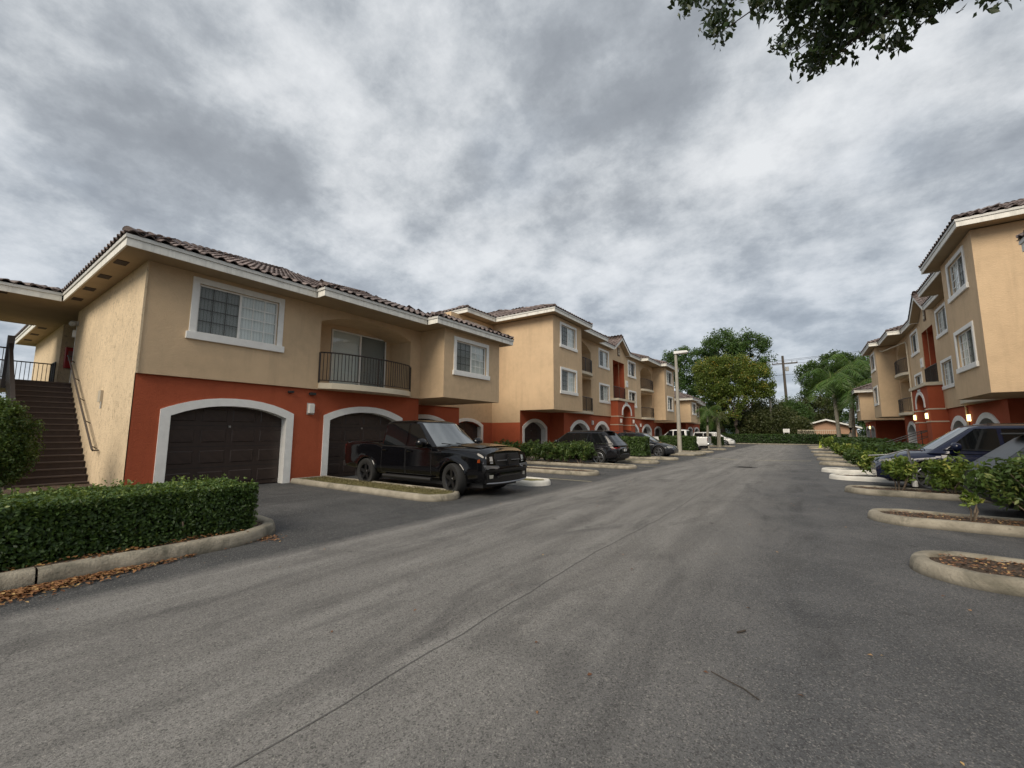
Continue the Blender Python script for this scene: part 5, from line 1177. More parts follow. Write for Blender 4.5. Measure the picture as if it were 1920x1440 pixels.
def vehicle(name, label, cat, loc, rotz, S, group=None):
    """S: spec dict"""
    XF.sx = XF.sy = 1; XF.ox = XF.oy = 0; XF.org = (0., 0., 0.)
    root = thing(name, label, cat, loc, rotz, group); P = S['paint']; L0, L1 = S['x']; Wd = S['w']/2; wb = S['wb']; r = S['r']; ax = (wb/2, -wb/2); sill = S.get('sill', .30)
    top = S['top']; ctr = S['crown']; plan = S['plan']; RA = r+S.get('arch', .07)
    def zb(x):
        b = lerp(S['under'], x)
        for a in ax:
            d = abs(x-a)
            if d < RA: b = max(b, r+math.sqrt(RA*RA-d*d)*.99)
        return b
    def hw(x): return Wd*smooth_lerp(plan, x)
    def nose(x, z):   # fore-and-aft lean of the end caps
        dx = 0
        if x > L1-.45: k = (x-(L1-.45))/.45; dx -= k*lerp(S['noselean'], z)
        if x < L0+.35: k = ((L0+.35)-x)/.35; dx += k*lerp(S['taillean'], z)
        return dx
    prof = S.get('side', [(0, -.06), (.12, -.015), (.35, 0), (.55, -.004), (.72, -.012), (.86, -.03), (.95, -.065), (1.0, -.13)])
    def side_y(x, z):
        zt = smooth_lerp(top, x); b0 = lerp(S['under'], x); t = max(0, min(1, (z-b0)/(zt-b0))); y = hw(x)+lerp(prof, t)
        for a in ax:   # flared arches
            d = math.hypot(x-a, z-r)
            if d < RA+.10: y += S.get('flare', .02)*max(0, 1-(d-RA)/.10 if d > RA else 1)
        return y
    xs = set(np.linspace(L0, L1, 46).tolist())
    for a in ax:
        for k in range(-8, 9): xs.add(a+RA*math.sin(k/8*math.pi/2))
        xs.add(a-RA-.004); xs.add(a+RA+.004)
    for e in (.01, .03, .07, .13, .2): xs.add(L0+e); xs.add(L1-e)
    xs = sorted(xs); xs = [x for i, x in enumerate(xs) if i == 0 or x-xs[i-1] > 1e-3]
    mb = MB(); rows = []; bed = S.get('bed')
    ends = {}
    for x in xs:
        zt = smooth_lerp(top, x); zc = smooth_lerp(ctr, x); b = zb(x); ring = []; y00 = side_y(x, b)
        ts = [0, .1, .25, .42, .58, .72, .84, .93, 1]
        for t in ts:
            z = b+(zt-b)*t; ring.append((x+nose(x, z), side_y(x, z), z))
        ye = ring[-1][1]
        if bed and bed[0] < x < bed[1]: inner = [(x, ye-.03, zt+.01), (x, ye-.07, zt-.005), (x, ye-.08, bed[2]), (x, 0, bed[2])]
        else: inner = [(x+nose(x, zt), ye*.93, zt+(zc-zt)*.28), (x+nose(x, zt), ye*.75, zt+(zc-zt)*.6), (x+nose(x, zt), ye*.45, zt+(zc-zt)*.88), (x+nose(x, zt), 0, zc)]
        half = ring+inner; full = half+[(p[0], -p[1], p[2]) for p in half[-2::-1]]; rows.append(full)
    mb.grid(rows)
    for rw, fl in ((rows[0], 1), (rows[-1], 0)):
        n = len(rw); k = n//2
        for i in range(k):
            a, b_, c, d = rw[i], rw[i+1], rw[n-2-i], rw[n-1-i]; 
            if i+1 < n-2-i: mb.quad(a, b_, c, d)
            else: mb.add([a, b_, d], [(0, 1, 2)])
    body = mb.build('body', P, root, smooth=38, local=True)
    # dark underbody and arch liners
    ub = MB(); ub.box(L0+.25, L1-.25, -Wd+.28, Wd-.28, .22, max(.62, r+.1))
    for a in ax:
        for sg in (-1, 1):
            pts = [(a+RA*math.cos(t), r+RA*math.sin(t)) for t in np.linspace(-.15, math.pi+.15, 14)]
            for p, q in zip(pts, pts[1:]): ub.quad((p[0], sg*(Wd-.03), p[1]), (q[0], sg*(Wd-.03), q[1]), (q[0], sg*(Wd-.4), q[1]), (p[0], sg*(Wd-.4), p[1]))
    ub.build('underbody', V_PLAST, root, local=True)
    if S.get('lip', True):
        for a in ax:
            for sg in (-1, 1):
                lp = MB(); pts = []
                for t in np.linspace(-.05, math.pi+.05, 16):
                    xx, zz = a+(RA-.005)*math.cos(t), r+(RA-.005)*math.sin(t); yy = side_y(xx, zz)
                    pts.append((xx, sg*(yy+.004), max(zz, .3)))
                lp.tube(pts, .022, 6); lp.build('wheel_arch_trim', S.get('archm', P), root, local=True, smooth=True)
    for a, st in ((ax[0], S.get('steer', 0)), (ax[1], 0)):
        for sg in (-1, 1): wheel(root, a, sg*(Wd-.13+S.get('flare', .02)), r, S.get('tw', .24), S['rim'], S.get('spokes', 5), st, S.get('rr', .68), S.get('twin', True))
    # cabin shell
    c = S['cab']    # dict: zb, zr, f0,f1 (front x at belt / roof), r0,r1 (rear), w0,w1 half widths
    def cx(t): # front, rear, half width at level t in 0..1
        return (c['f0']+(c['f1']-c['f0'])*t-.10*math.sin(math.pi*t)*0, c['r0']+(c['r1']-c['r0'])*t, c['w0']+(c['w1']-c['w0'])*t)
    def zlev(t): return c['zb']+(c['zr']-c['zb'])*t
    cm = MB(); rows = []
    for t, sh, dz in ((-.12, 0, 0), (0, 0, 0), (.3, 0, 0), (.6, 0, 0), (.85, 0, 0), (.95, .015, 0), (1.0, .06, 0), (1.0, .16, .028), (1., .42, .052)):
        f, rr_, w = cx(t); f -= sh; rr_ += sh; w -= sh; rc = .12; ring = []; z = zlev(t)+dz
        bl = c.get('bulge', .13)
        for i in range(9): yy = -(w-rc)+2*(w-rc)*i/8; ring.append((f+bl*(1-(yy/w)**2)-.04, yy, z))
        ring.append((f-.045, w-rc*.3, z)); 
        for i in range(9): xx = (f-rc)+((rr_+rc*.8)-(f-rc))*i/8; ring.append((xx, w, z))
        ring.append((rr_+.03, w-rc*.3, z))
        for i in range(9): yy = (w-rc)-2*(w-rc)*i/8; ring.append((rr_-.05*(1-(yy/w)**2), yy, z))
        ring.append((rr_+.03, -w+rc*.3, z))
        for i in range(9): xx = (rr_+rc*.8)+((f-rc)-(rr_+rc*.8))*i/8; ring.append((xx, -w, z))
        ring.append((f-.045, -w+rc*.3, z)); rows.append(ring)
    cm.grid(rows, closed=True); cm.add(rows[-1], [tuple(range(len(rows[-1])))])
    cm.build('cabin', P, root, smooth=50, local=True)
    # windows: list of polygons in (x, t) on each side
    for poly in S['windows']:
        for sg in (-1, 1):
            g = MB(); n = 6; (xa0, xa1, ta), (xb0, xb1, tb_) = poly   # bottom edge xa0..xa1 at level ta; top edge xb0..xb1 at level tb
            rws = []
            for i in range(n+1):
                u = i/n; t = ta+(tb_-ta)*u; w = cx(t)[2]+.007; e0 = xa0+(xb0-xa0)*u; e1 = xa1+(xb1-xa1)*u
                rws.append([(e0+(e1-e0)*j/4, sg*w, zlev(t)) for j in range(5)])
            g.grid(rws); g.build('window', S.get('glass', V_GLASS), root, local=True, fix=False)
    def screen(nm, t0, t1, ww, front=True, m=None):
        g = MB(); rws = []
        for i in range(7):
            t = t0+(t1-t0)*i/6; f, rr_, w = cx(t); w2 = (w-.12)*ww; bl = c.get('bulge', .13)
            rws.append([((f+bl*(1-(yy/w)**2)-.04+.008) if front else (rr_-.05*(1-(yy/w)**2)-.008), yy, zlev(t)) for yy in np.linspace(-w2, w2, 9)])
        g.grid(rws); return g.build(nm, m or V_WIND, root, smooth=True, local=True, fix=False)
    screen('windshield', .03, .93, 1.03); screen('rear_window', c.get('rw0', .12), .88, .95, False, S.get('glass', V_GLASS))
    wp = MB()
    for yy in (.12, -.45):
        f0 = cx(.03)[0]+.12; wp.tube([(f0+.05, yy+.25, zlev(.03)+.03), (f0-.0, yy+.0, zlev(.07)+.03), (f0-.02, yy-.32, zlev(.10)+.035)], .012, 5)
    wp.build('wiper', V_PLAST, root, local=True)
    # doors, seams, handles
    for (d0, d1) in S['doors']:
        for sg in (-1, 1):
            g = MB(); rws = []; n = 10
            for j in range(9):
                rw = []
                for i in range(n+1):
                    x = d0+(d1-d0)*i/n; b = max(zb(x)+.02, sill+.06); zt = smooth_lerp(top, x)-.035; z = b+(zt-b)*j/8; rw.append((x, sg*(side_y(x, z)+.005), z))
                rws.append(rw)
            g.grid(rws); d = g.build('door', P, root, smooth=True, local=True, fix=False)
            sm = MB(); loop = [rws[j][0] for j in range(9)]+rws[-1][1:]+[rws[j][-1] for j in range(7, -1, -1)]+rws[0][-2::-1]
            sm.tube([(p[0], p[1]-sg*.002, p[2]) for p in loop], .0055, 4); sm.build('door_seam', DARK, d, local=True)
            xh = d0+.16; zh = smooth_lerp(top, xh)-.15; h = MB(); h.tube([(xh-.09, sg*(side_y(xh, zh)+.02), zh), (xh, sg*(side_y(xh, zh)+.04), zh+.005), (xh+.1, sg*(side_y(xh, zh)+.02), zh)], .017, 6); h.build('handle', S.get('handle', P), d, local=True, smooth=True)
    if S.get('belt'):
        for sg in (-1, 1):
            g = MB(); g.tube([(x, sg*(cx(0)[2]+.02), c['zb']+.02) for x in np.linspace(c['r0']+.15, c['f0']-.2, 8)], .014, 5); g.build('belt_moulding', CHROME, root, local=True)
            g = MB(); g.tube([(x, sg*(c['w1']-.1), c['zr']+.045) for x in np.linspace(c['r1']+.2, c['f1']-.25, 8)], .018, 6); g.build('roof_rail', S.get('railm', CHROME), root, local=True)
    for sg in (-1, 1):   # mirrors
        mx = S['mirror'][0]; mz = S['mirror'][1]; ms = S['mirror'][2]; yb = cx(.1)[2]
        g = MB(); g.lathe([(0, -.10*ms), (.09*ms, -.08*ms), (.115*ms, 0), (.10*ms, .08*ms), (.05*ms, .12*ms), (0, .13*ms)], (0, 0, 0), 'x', 12)
        g.v = [(p[0]*.9, p[1]*1.25, p[2]*.95) for p in g.v]; g.v = [(p[0]+mx, p[1]+sg*(yb+.20*ms), p[2]+mz) for p in g.v]
        g.tube([(mx-.02, sg*(yb-.02), mz-.09), (mx, sg*(yb+.13), mz-.04)], .03, 6); g.build('mirror', S.get('mirrorm', P), root, smooth=True, local=True)
    return root, dict(side_y=side_y, hw=hw, L0=L0, L1=L1, nose=nose, Wd=Wd, zlev=zlev, cx=cx)
def patch(root, name, m, F, pts, off=.012, thick=.03, n=1):
    """polygon on the front (or rear) cap: pts (y,z), placed at x=F(y,z)"""
    mb = MB(); k = len(pts); vs = [(F(y, z)+off, y, z) for (y, z) in pts]+[(F(y, z)-thick, y, z) for (y, z) in pts]
    mb.add(vs, [tuple(range(k)), tuple(range(k, 2*k))[::-1]]+[(i, (i+1) % k, (i+1) % k+k, i+k) for i in range(k)]); return mb.build(name, m, root, local=True)
def pickup(name, label, loc, rotz, P, rim, style, scale=1., steer=0, group=None):
    S = dict(paint=P, x=(-2.98, 2.82), w=2.02, wb=3.57, r=.41, tw=.29, rim=rim, steer=steer, flare=.03, spokes=5, rr=.64, twin=False,
        top=[(-2.98, 1.30), (-2.6, 1.31), (-1.25, 1.31), (-1.1, 1.24), (.9, 1.22), (1.15, 1.21), (2.0, 1.19), (2.6, 1.14), (2.82, 1.06)],
        crown=[(-2.98, 1.31), (-1.25, 1.31), (-1.1, 1.25), (.9, 1.26), (1.15, 1.27), (1.8, 1.28), (2.5, 1.24), (2.82, 1.14)],
        plan=[(-2.98, .95), (-2.7, .975), (-1.5, .985), (0, .985), (1.3, .985), (2.1, .98), (2.55, .965), (2.74, .925), (2.82, .88)],
        under=[(-2.98, .52), (-2.4, .50), (-1.2, .40), (1.2, .40), (2.4, .40), (2.82, .38)], bed=(-2.93, -1.28, .80),
        noselean=[(.3, .02), (.6, 0), (.9, .02), (1.15, .08)], taillean=[(.5, .0), (1.3, .02)], sill=.40,
        side=[(0, -.08), (.08, -.03), (.2, -.005), (.42, 0), (.6, -.012), (.74, -.004), (.88, -.012), (.96, -.03), (1, -.07)],
        cab=dict(zb=1.20, zr=1.92, f0=1.08, f1=.26, r0=-1.26, r1=-1.16, w0=.94, w1=.79, bulge=.12, rw0=.15),
        windows=[((.0, .87, .05), (.0, .30, .90)), ((-1.10, -.09, .05), (-1.03, -.09, .90))], doors=[(-.03, .98), (-1.10, -.07)], mirror=(.78, 1.32, 1.25), handle=P, mirrorm=V_PLAST if style == 'white' else P)
    root, I = vehicle(name, label, 'pickup truck', loc, rotz, S, group); L1, L0 = I['L1'], I['L0']
    def F(y, z): return L1-.085*(abs(y)/.95)**4-lerp(S['noselean'], z)
    def Bk(y, z): return L0+.0+.05*(abs(y)/.95)**4
    # hood bulge
    g = MB(); rws = []
    for i in range(10):
        x = 1.22+1.28*i/9; zc = smooth_lerp(S['crown'], x); rw = []
        for j in range(11):
            y = -.74+1.48*j/10; bul = .03*math.exp(-((abs(y)-.36)/.12)**2)*math.sin(math.pi*i/9)**.5+.016
            ye = I['side_y'](x, smooth_lerp(S['top'], x)); zt = smooth_lerp(S['top'], x); q = abs(y)/ye; zz = zt+(zc-zt)*lerp([(0, 1), (.45, .88), (.75, .6), (.93, .28), (1, 0)], q)
            rw.append((x, y, zz+bul))
        rws.append(rw)
    g.grid(rws); g.build('hood', P, root, smooth=True, local=True, fix=False)
    bm_ = P if style == 'black' else CHROME
    if style == 'black':
        patch(root, 'grille', V_PLAST, F, [(-.52, 1.07), (.52, 1.07), (.56, .95), (.50, .70), (.40, .64), (-.40, .64), (-.50, .70), (-.56, .95)], .02)
        gr = patch(root, 'grille_surround', P, F, [(-.60, 1.12), (.60, 1.12), (.63, .92), (.56, .64), (.44, .59), (-.44, .59), (-.56, .64), (-.63, .92)], .006)
        cb = MB()
        for z in (.90, .70):
            for (a, b) in ((-.49, -.06), (.06, .49)): cb.box(F((a+b)/2, z)+.03, F((a+b)/2, z)+.055, a, b, z-.011, z+.011)
        cb.build('grille_bar', SATIN, gr, local=True)
        cb = MB(); cb.prism([(-.05, 1.06), (.05, 1.06), (.035, .9), (.05, .66), (-.05, .66), (-.035, .9)], 0, L1-.02, L1+.02); cb.prism([(-.09, .93), (0, .97), (.09, .93), (.05, .80), (0, .77), (-.05, .80)], 0, L1+.02, L1+.045); cb.build('grille_emblem', RIMB, gr, local=True)
    else:
        gr = patch(root, 'grille', CHROME, F, [(-.56, 1.06), (.56, 1.06), (.56, .70), (-.56, .70)], .02)
    for sg in (-1, 1):
        hl = patch(root, 'headlight', HEADD, lambda y, z: F(y, z)-.03, [(sg*.64, 1.02), (sg*.90, 1.0), (sg*.93, .84), (sg*.62, .82)], .055)
        patch(hl, 'lamp_reflector', HEADL, lambda y, z: F(y, z)-.03, [(sg*.65, 1.005), (sg*.86, .99), (sg*.88, .90), (sg*.65, .89)], .066, .01)
        patch(hl, 'light_strip', HEADL, lambda y, z: F(y, z)-.03, [(sg*.65, .865), (sg*.90, .875), (sg*.90, .845), (sg*.65, .835)], .066, .01)
        MB().add([(x_, sg*(I['side_y'](x_, z_)+.006), z_) for (x_, z_) in ((L1-.17, .86), (L1-.25, .86), (L1-.24, .93), (L1-.17, .95))], [(0, 1, 2, 3)]).build('marker_lens', AMBER, hl, local=True, fix=False)
        patch(root, 'fog_light', mat('fog_lens', (.42, .42, .38), .2), F, [(sg*.66, .56), (sg*.78, .56), (sg*.78, .40), (sg*.66, .40)], .05, .02)
        tl = MB().box(L0-.015, L0+.05, sg*.85, sg*.945, .90, 1.22); tl.build('taillight', TAIL, root, bevel=.012, local=True); MB().box(L0-.018, L0-.012, sg*.88, sg*.93, .98, 1.06).build('lamp_inner', PLATE, root, local=True)
    b = MB(); rws = []
    for (z, o) in ((.34, -.02), (.36, .04), (.44, .045), (.60, .03), (.64, .06), (.70, .075), (.76, .05), (.78, -.02)):
        rws.append([(F(y, .6)+o, y, z) for y in np.linspace(-.93, .93, 15)])
    b.grid(rws); b.build('front_bumper', P if style == 'black' else CHROME, root, smooth=40, local=True, fix=False)
    if style == 'black':
        for sg in (-1, 1): patch(root, 'bumper_cap', SATIN, F, [(sg*.50, .775), (sg*.92, .80), (sg*.90, .70), (sg*.56, .70), (sg*.46, .73)], .085, .03)
        lp = MB(); lp.tube([(F(y, .5)+.07-.05*(abs(y)/.9)**4, y, .34+.02*(abs(y)/.9)**2) for y in np.linspace(-.86, .86, 13)], .022, 6); lp.build('bumper_lip', SATIN, root, smooth=True, local=True)
        patch(root, 'air_intake', DARK, F, [(-.5, .52), (.5, .52), (.5, .42), (-.5, .42)], .052, .02)
    tg = MB().box(L0-.012, L0+.05, -.80, .80, .72, 1.29).build('tailgate', P, root, bevel=.015, local=True); MB().box(L0-.03, L0-.01, -.12, .12, 1.12, 1.18).build('handle', V_PLAST, tg, local=True)
    MB().box(L0-.16, L0+.03, -.92, .92, .52, .70).build('rear_bumper', CHROME if style == 'white' else V_PLAST, root, bevel=.03, local=True)
    MB().box(L0-.165, L0-.16, -.16, .16, .55, .68).build('licence_plate', PLATE, root, local=True)
    if style == 'white':
        MB().lathe([(0, 0), (.05, 0), (.05, .01), (0, .01)], (L0-.022, 0, 1.0), 'x', 14).build('tailgate_badge', V_PLAST, tg, local=True)
        MB().box(-2.9, -1.3, -.94, .94, 1.312, 1.33).build('bed_cover', V_PLAST, root, local=True)
    sb = MB()
    for sg in (-1, 1): sb.tube([(-1.0, sg*.98, .36), (1.0, sg*.98, .36)], .045, 8)
    sb.build('side_step', V_PLAST, root, local=True)
    root.scale = (scale,)*3
    return root
def suv(name, label, loc, rotz, P, rim, kind='suv', cat='suv', group=None, steer=0, scale=(1, 1, 1), belt=True, plate=None):
    L = dict(suv=(2.48, -2.48), sedan=(2.38, -2.38), van=(2.55, -2.55), cross=(2.33, -2.33))[kind]; L1, L0 = L
    H = dict(suv=(1.06, 1.68, 1.05), sedan=(.93, 1.40, 1.0), van=(1.05, 1.74, 1.02), cross=(1.02, 1.60, .98))[kind]; zb_, zr_, hd = H
    if kind == 'suv': cab = dict(zb=zb_, zr=zr_, f0=1.30, f1=.42, r0=-2.30, r1=-1.72, w0=.88, w1=.66, bulge=.15, rw0=.18); wins = [((.05, 1.02, .06), (.05, .44, .88)), ((-.95, -.03, .06), (-.90, -.03, .88)), ((-1.95, -1.03, .10), (-1.62, -1.0, .86))]; doors = [(.02, 1.15), (-1.0, -.02)]
    elif kind == 'cross': cab = dict(zb=zb_, zr=zr_, f0=1.12, f1=.25, r0=-2.12, r1=-1.45, w0=.86, w1=.64, bulge=.15, rw0=.2); wins = [((-.05, .86, .06), (-.05, .28, .88)), ((-1.0, -.13, .06), (-.95, -.13, .88)), ((-1.7, -1.08, .12), (-1.42, -1.05, .82))]; doors = [(-.08, 1.0), (-1.05, -.12)]
    elif kind == 'sedan': cab = dict(zb=zb_, zr=zr_, f0=1.02, f1=.10, r0=-1.75, r1=-.95, w0=.84, w1=.60, bulge=.15, rw0=.06); wins = [((-.05, .78, .06), (-.05, .18, .88)), ((-1.0, -.13, .06), (-.78, -.13, .88))]; doors = [(-.08, .95), (-1.05, -.12)]
    else: cab = dict(zb=zb_, zr=zr_, f0=1.72, f1=.62, r0=-2.42, r1=-2.16, w0=.92, w1=.74, bulge=.17, rw0=.18); wins = [((.35, 1.38, .06), (.35, .68, .88)), ((-.95, .27, .06), (-.95, .27, .88)), ((-2.15, -1.03, .06), (-2.02, -1.03, .88))]; doors = [(.32, 1.4), (-.98, .28)]
    tr = zb_ if kind != 'sedan' else .98
    S = dict(paint=P, x=(L0, L1), w=1.93, wb=2.86 if kind != 'van' else 3.03, r=.375 if kind != 'sedan' else .335, tw=.235, rim=rim, steer=steer, flare=.02, spokes=5, rr=.72,
        top=[(L0, .80), (L0+.12, tr-.12), (L0+.35, tr-.03), (-1.2, zb_-.02), (.3, zb_-.05), (cab['f0']-.1, zb_-.08), (cab['f0']+.4, hd-.12), (L1-.35, hd-.24), (L1-.1, hd-.34), (L1, hd-.45)],
        crown=[(L0, .86), (L0+.12, tr-.06), (L0+.35, tr), (-1.2, zb_), (cab['f0']-.1, zb_+.0), (cab['f0']+.35, hd-.01), (L1-.4, hd-.11), (L1-.12, hd-.22), (L1, hd-.34)],
        plan=[(L0, .80), (L0+.12, .90), (L0+.4, .965), (-1.0, .985), (.8, .98), (1.5, .965), (L1-.4, .91), (L1-.15, .80), (L1-.04, .70), (L1, .62)],
        under=[(L0, .42), (L0+.5, .34), (-1, .26), (1, .26), (L1-.5, .26), (L1, .30)], noselean=[(.25, .02), (.5, 0), (.75, .05), (1.0, .16)], taillean=[(.4, .0), (.8, .02), (1.1, .12)], sill=.27,
        cab=cab, windows=wins, doors=doors, mirror=(cab['f0']-.42, zb_+.10, 1.0), belt=belt and kind != 'van', archm=V_PLAST if kind in ('suv', 'cross') else P, railm=V_PLAST if P is P_BLACK2 else CHROME, glass=mat('dull_glass', (.016, .018, .020), .35) if P is P_GREY else V_GLASS)
    root, I = vehicle(name, label, cat, loc, rotz, S, group)
    def F(y, z): return L1-.34*(abs(y)/.88)**2.4*1.0-lerp(S['noselean'], z)
    def Bk(y, z): return L0+.12*(abs(y)/.88)**3+lerp(S['taillean'], z)
    zg = hd-.38
    gr = patch(root, 'grille', V_PLAST, F, [(-.42, zg+.06), (.42, zg+.06), (.34, zg-.20), (-.34, zg-.20)], .03, .05)
    cb = MB(); 
    for z in (zg+.0, zg-.10): cb.box(L1-.05, L1+.012, -.34, .34, z-.007, z+.007)
    cb.build('grille_bar', CHROME, gr, local=True)
    patch(root, 'lower_intake', V_PLAST, F, [(-.55, .42), (.55, .42), (.5, .30), (-.5, .30)], .04, .05)
    for sg in (-1, 1):
        ys = [.50, .62, .74, .82]; top_ = [(sg*y, zg+.10+.02*i) for i, y in enumerate(ys)]; bot = [(sg*y, zg-.04+.025*i) for i, y in enumerate(ys)][::-1]
        patch(root, 'headlight', HEADL if P is not P_CHAR else HEADL, F, top_+bot, .035, .06)
        # tail lights wrap the rear corners
        zt = tr-.22; g = MB()
        for a, b in (((.52, .0), (.70, .0)), ((.70, 0), (.84, .0))): g.add([(Bk(sg*a[0], zt)-.012, sg*a[0], zt-.05), (Bk(sg*b[0], zt)-.012, sg*b[0], zt-.06), (Bk(sg*b[0], zt)-.012, sg*b[0], zt+.07), (Bk(sg*a[0], zt)-.012, sg*a[0], zt+.05)], [(0, 1, 2, 3)])
        xx = L0+.30; g.add([(Bk(sg*.84, zt)-.012, sg*.84, zt-.06), (Bk(sg*.84, zt)-.012, sg*.84, zt+.07), (xx+.12, sg*(I['side_y'](xx+.12, zt+.03)+.008), zt+.05), (xx, sg*(I['side_y'](xx, zt-.03)+.008), zt-.04)], [(0, 1, 2, 3)]); g.build('taillight', TAIL, root, local=True, fix=False)
    patch(root, 'tailgate', P, lambda y, z: Bk(y, z), [(-.66, tr-.10), (.66, tr-.10), (.70, .62), (-.70, .62)], -.016, -.0)
    MB().box(L0-.03, L0-.005, -.17, .17, .70, .82).build('licence_plate', PLATE, root, local=True)
    b = MB(); rws = []
    for (z, o) in ((.33, .03), (.36, -.03), (.46, -.045), (.56, -.03), (.60, .03)): rws.append([(L0+o+.12*(abs(y)/.88)**3, y, z) for y in np.linspace(-.88, .88, 13)])
    b.grid(rws); b.build('rear_bumper', V_PLAST if kind in ('suv', 'cross') else P, root, smooth=40, local=True, fix=False)
    if kind == 'suv' or kind == 'cross': MB().box(cab['r1']-.28, cab['r1']+.1, -.60, .60, zr_-.0, zr_+.03).build('roof_spoiler', P, root, bevel=.012, local=True)
    MB().lathe([(0, 0), (.03, 0), (.005, .12), (0, .12)], (cab['r1']+.25, 0, zr_+.05), 'z', 8).build('antenna_fin', P, root, local=True)
    root.scale = scale
    return root
pickup('pickup_truck', 'black crew-cab pickup parked nose out before the second garage door', (-9.24, 8.97, 0), 0, P_BLACK, RIMB, 'black', steer=R(-14))
suv('parked_suv', 'black SUV parked tail to the road behind the shrub row', (-9.98, 20.65, 0), R(180), P_BLACK2, RIMS, 'suv')
suv('parked_crossover', 'charcoal crossover with nose to the road, left of the tall lamp', (-9.45, 29.3, 0), 0, P_CHAR, RIMS, 'cross', cat='car', steer=R(-10))
pickup('pickup_truck', 'white pickup with black bed cover parked tail to the road', (-10.2, 41.7, 0), R(180), P_WHITE, RIMB, 'white')
suv('minivan', 'white minivan, farthest vehicle on the left behind palms', (-9.9, 59.8, 0), 0, P_WHITE, RIMS, 'van', cat='minivan')
suv('parked_suv', 'navy blue SUV with chrome belt line parked on the right', (4.22, 17.2, 0), R(180), P_NAVY, RIMS, 'suv', scale=(1.03, 1.03, 1.09))
suv('parked_hatchback', 'dark grey hatchback roof above the shrub at the right picture edge', (5.12, 12.6, 0), 0, P_GREY, RIMS, 'cross', cat='car', belt=False)

# ------------------------------------------------------------------ street furniture
XF.sx = XF.sy = 1; XF.ox = XF.oy = 0; XF.org = (0., 0., 0.)
def lamp_post(label, loc, h, ang, name='street_lamp', group=None, rad=.15, box=True):
    t = thing(name, label, 'street lamp', loc, ang, group)
    MB().tube([(0, 0, -.1), (0, 0, h)], [rad*1.15, rad*.72], 8).build('pole', POLEC, t, smooth=True, local=True)
    hd = MB(); hd.prism([(-.12, h-.05), (.95, h+.0), (1.0, h+.06), (.85, h+.17), (-.12, h+.20)], 1, -.19, .19); a = hd.build('lamp_head', LAMPW, t, bevel=.03, local=True)
    MB().box(.3, .88, -.14, .14, h-.045, h-.02).build('lamp_lens', mat('lens', (.5, .5, .48), .2), a, local=True); return t
lamp_post('tall concrete lamp post with white box head on the left island', (-8.15, 34.6, .14), 7.85, R(0))
lamp_post('far lamp post with domed white head behind the end hedge', (-4.35, 80, 0), 9.1, R(170), rad=.2)
lt = thing('road_lamp', 'distant grey lamp with curved arm, left of the far lamp', 'street lamp', (-8.6, 92, 0))
mb = MB(); mb.tube([(0, 0, 0), (0, 0, 8.2), (-.3, 0, 8.9), (-1.3, 0, 9.4), (-1.9, 0, 9.45)], [.14, .1, .07, .06, .06], 7); mb.build('pole', POLEC, lt, local=True); MB().box(-2.5, -1.8, -.15, .15, 9.36, 9.52).build('lamp_head', GREY, lt, local=True)
up_ = thing('utility_pole', 'wooden utility pole with crossarm behind the far trees', 'utility pole', (-2.38, 95, 0))
MB().tube([(0, 0, 0), (-.25, 0, 16.6)], [.28, .20], 8).build('pole', mat('pole_wood', (.10, .085, .07), .9, var=.3), up_, local=True)
c = MB().box(-2.1, 2.1, -.08, .08, 15.0, 15.2); [c.lathe([(0, 0), (.06, 0), (.05, .25), (0, .25)], (x, 0, 15.2), 'z', 7) for x in (-2, -1.2, 1.2, 2)]; c.build('crossarm', mat('pole_wood', (.1, .08, .07)), up_, local=True)
MB().lathe([(0, 0), (.3, 0), (.3, .8), (0, .8)], (.35, 0, 13.6), 'z', 10).build('transformer', GREY, up_, local=True)
for k, (z0, x) in enumerate(((15.5, -2), (15.45, 0), (15.5, 2), (13.2, 0))):
    w = MB(); pts = []
    for i in range(25): s = -60+120*i/24; pts.append((-2.6+x*.3+s, 95-s*.16+x, z0+.0006*(s*s)*.9-.3+ (.6 if k == 1 else 0)+s*.012))
    w.tube(pts, .028, 4); o = w.build('power_line', DARK, None); tag(o, ['nearest overhead wire on the left end of the pole crossarm', 'topmost overhead wire running over the pole tip', 'overhead wire from the right end of the pole crossarm', 'lowest thick overhead cable below the pole crossarm'][k], 'wire', 'overhead wires on the utility pole')
hs = thing('house', 'low pale orange house with grey gable roof beyond the far hedge', 'house', (2.5, 82, 0)); XF.org = (2.5, 82., 0.)
hw_ = MB().box(-.9, 6.4, 81, 86, 0, 2.55); hw_.add([(-.9, 81, 2.55), (6.4, 81, 2.55), (2.75, 81, 3.7)], [(0, 1, 2)]); hw_.build('wall', mat('house_peach', (.48, .29, .19), .9, var=.08), hs)
rf = MB()
for s_ in (-1, 1): rf.prism([(2.75, 3.86), (2.75+s_*4.2, 2.54), (2.75+s_*4.2, 2.44), (2.75, 3.74)], 1, 80.4, 86.6)
rf.build('roof', mat('shingle_grey', (.14, .135, .13), .9, var=.25, vscale=8), hs)
rb = MB()
for s_ in (-1, 1): rb.prism([(2.75, 3.90), (2.75+s_*4.25, 2.57), (2.75+s_*4.25, 2.37), (2.75, 3.68)], 1, 80.3, 80.39)
rb.build('rake_board', WHITE, hs); XF.org = (0., 0., 0.)
fn = thing('picket_fence', 'pale metal picket fence in front of the peach house', 'fence', (1.5, 78, 0)); XF.org = (1.5, 78., 0.)
MB().box(-.9, 4.2, 77.97, 78.03, 2.1, 2.18).box(-.9, 4.2, 77.97, 78.03, .9, .98).build('rail', CREAM, fn)
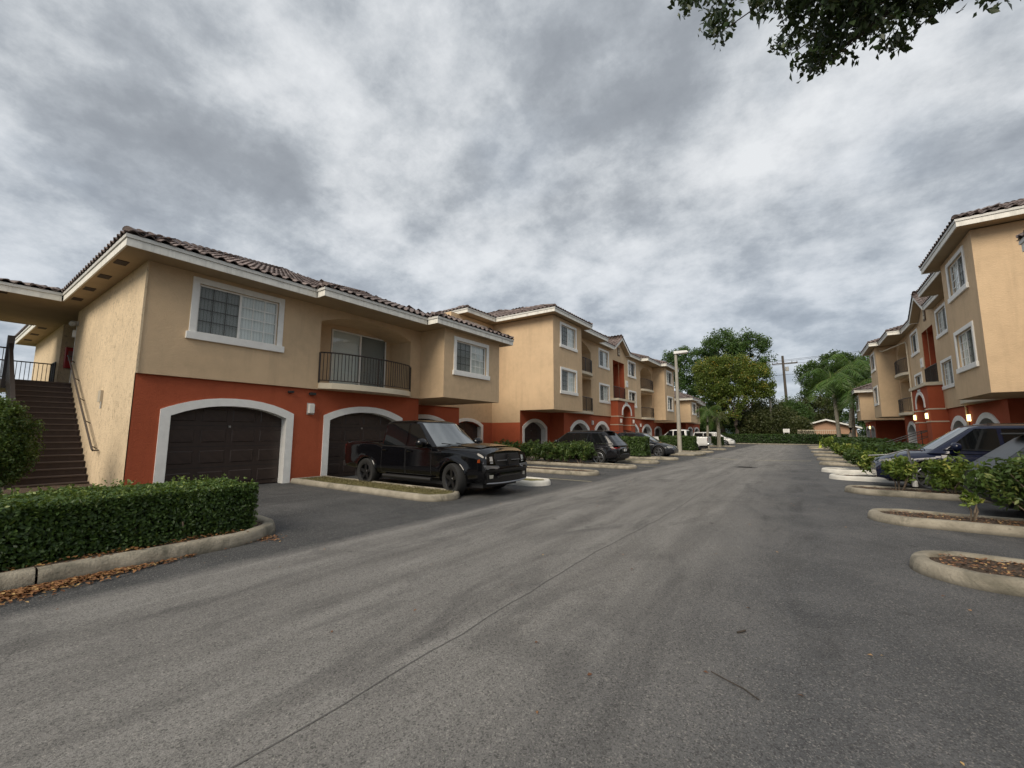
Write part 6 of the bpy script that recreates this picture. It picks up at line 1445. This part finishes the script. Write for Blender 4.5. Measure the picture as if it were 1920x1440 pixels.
for i in range(21): MB().box(-.9+i*.25, -.85+i*.25, 77.93, 77.96, .4, 2.2).build('picket', CREAM, fn)
XF.org = (0., 0., 0.)
sg = thing('notice_board', 'small white sign on short posts in front of far trees', 'sign', (-2.35, 77.5, 0)); MB().box(-.42, .42, -.02, .02, 1.8, 2.35).build('panel', WHITE, sg, local=True); p = MB().box(-.36, -.30, -.02, .02, 0, 1.8); p.box(.30, .36, -.02, .02, 0, 1.8); p.build('post', GREY, sg, local=True)
lnm = MB(); [lnm.box(-.34, .34-.1*(i % 2), -.026, -.022, 2.24-i*.1, 2.27-i*.1) for i in range(4)]; lnm.build('print', GREY, sg, local=True)
cn = thing('safety_cone', 'small lime yellow cone standing on a far right island', 'cone', (1.25, 54.6, .12)); MB().lathe([(0, .75), (.04, .75), (.17, .05), (.17, 0), (0, 0)], (0, 0, 0), 'z', 12).build('cone_body', YELL, cn, smooth=True, local=True); MB().box(-.22, .22, -.22, .22, 0, .04).build('cone_base', YELL, cn, local=True)
mp = thing('sprinkler_post', 'thin grey metal post with capped foot in right island mulch', 'post', (2.3, 15.0, .25))
MB().tube([(-.12, 0, .95), (-.05, 0, .12)], .028, 7).tube([(-.12, 0, .95), (-.5, .1, .80), (-.9, .2, .76)], .02, 6).build('pipe', STEEL, mp, local=True); MB().lathe([(0, 0), (.06, 0), (.06, .12), (.045, .16), (0, .16)], (-.05, 0, 0), 'z', 10).build('foot', GREY, mp, local=True)
far = thing('distant_house', 'pale blue-green house side glimpsed behind the left palms', 'house', (-19, 105, 0)); XF.org = (-19., 105., 0.)
MB().box(-26, -9, 104, 112, 0, 3.4).build('wall', mat('mint', (.38, .52, .52), .9, var=.06), far); MB().add([(-27, 103, 3.3), (-8, 103, 3.3), (-8, 113, 3.3), (-27, 113, 3.3), (-22, 108, 5.3), (-13, 108, 5.3)], [(0, 1, 5, 4), (1, 2, 5), (2, 3, 4, 5), (3, 0, 4)]).build('roof', mat('shingle_grey', (.14, .135, .13)), far)
XF.org = (0., 0., 0.)
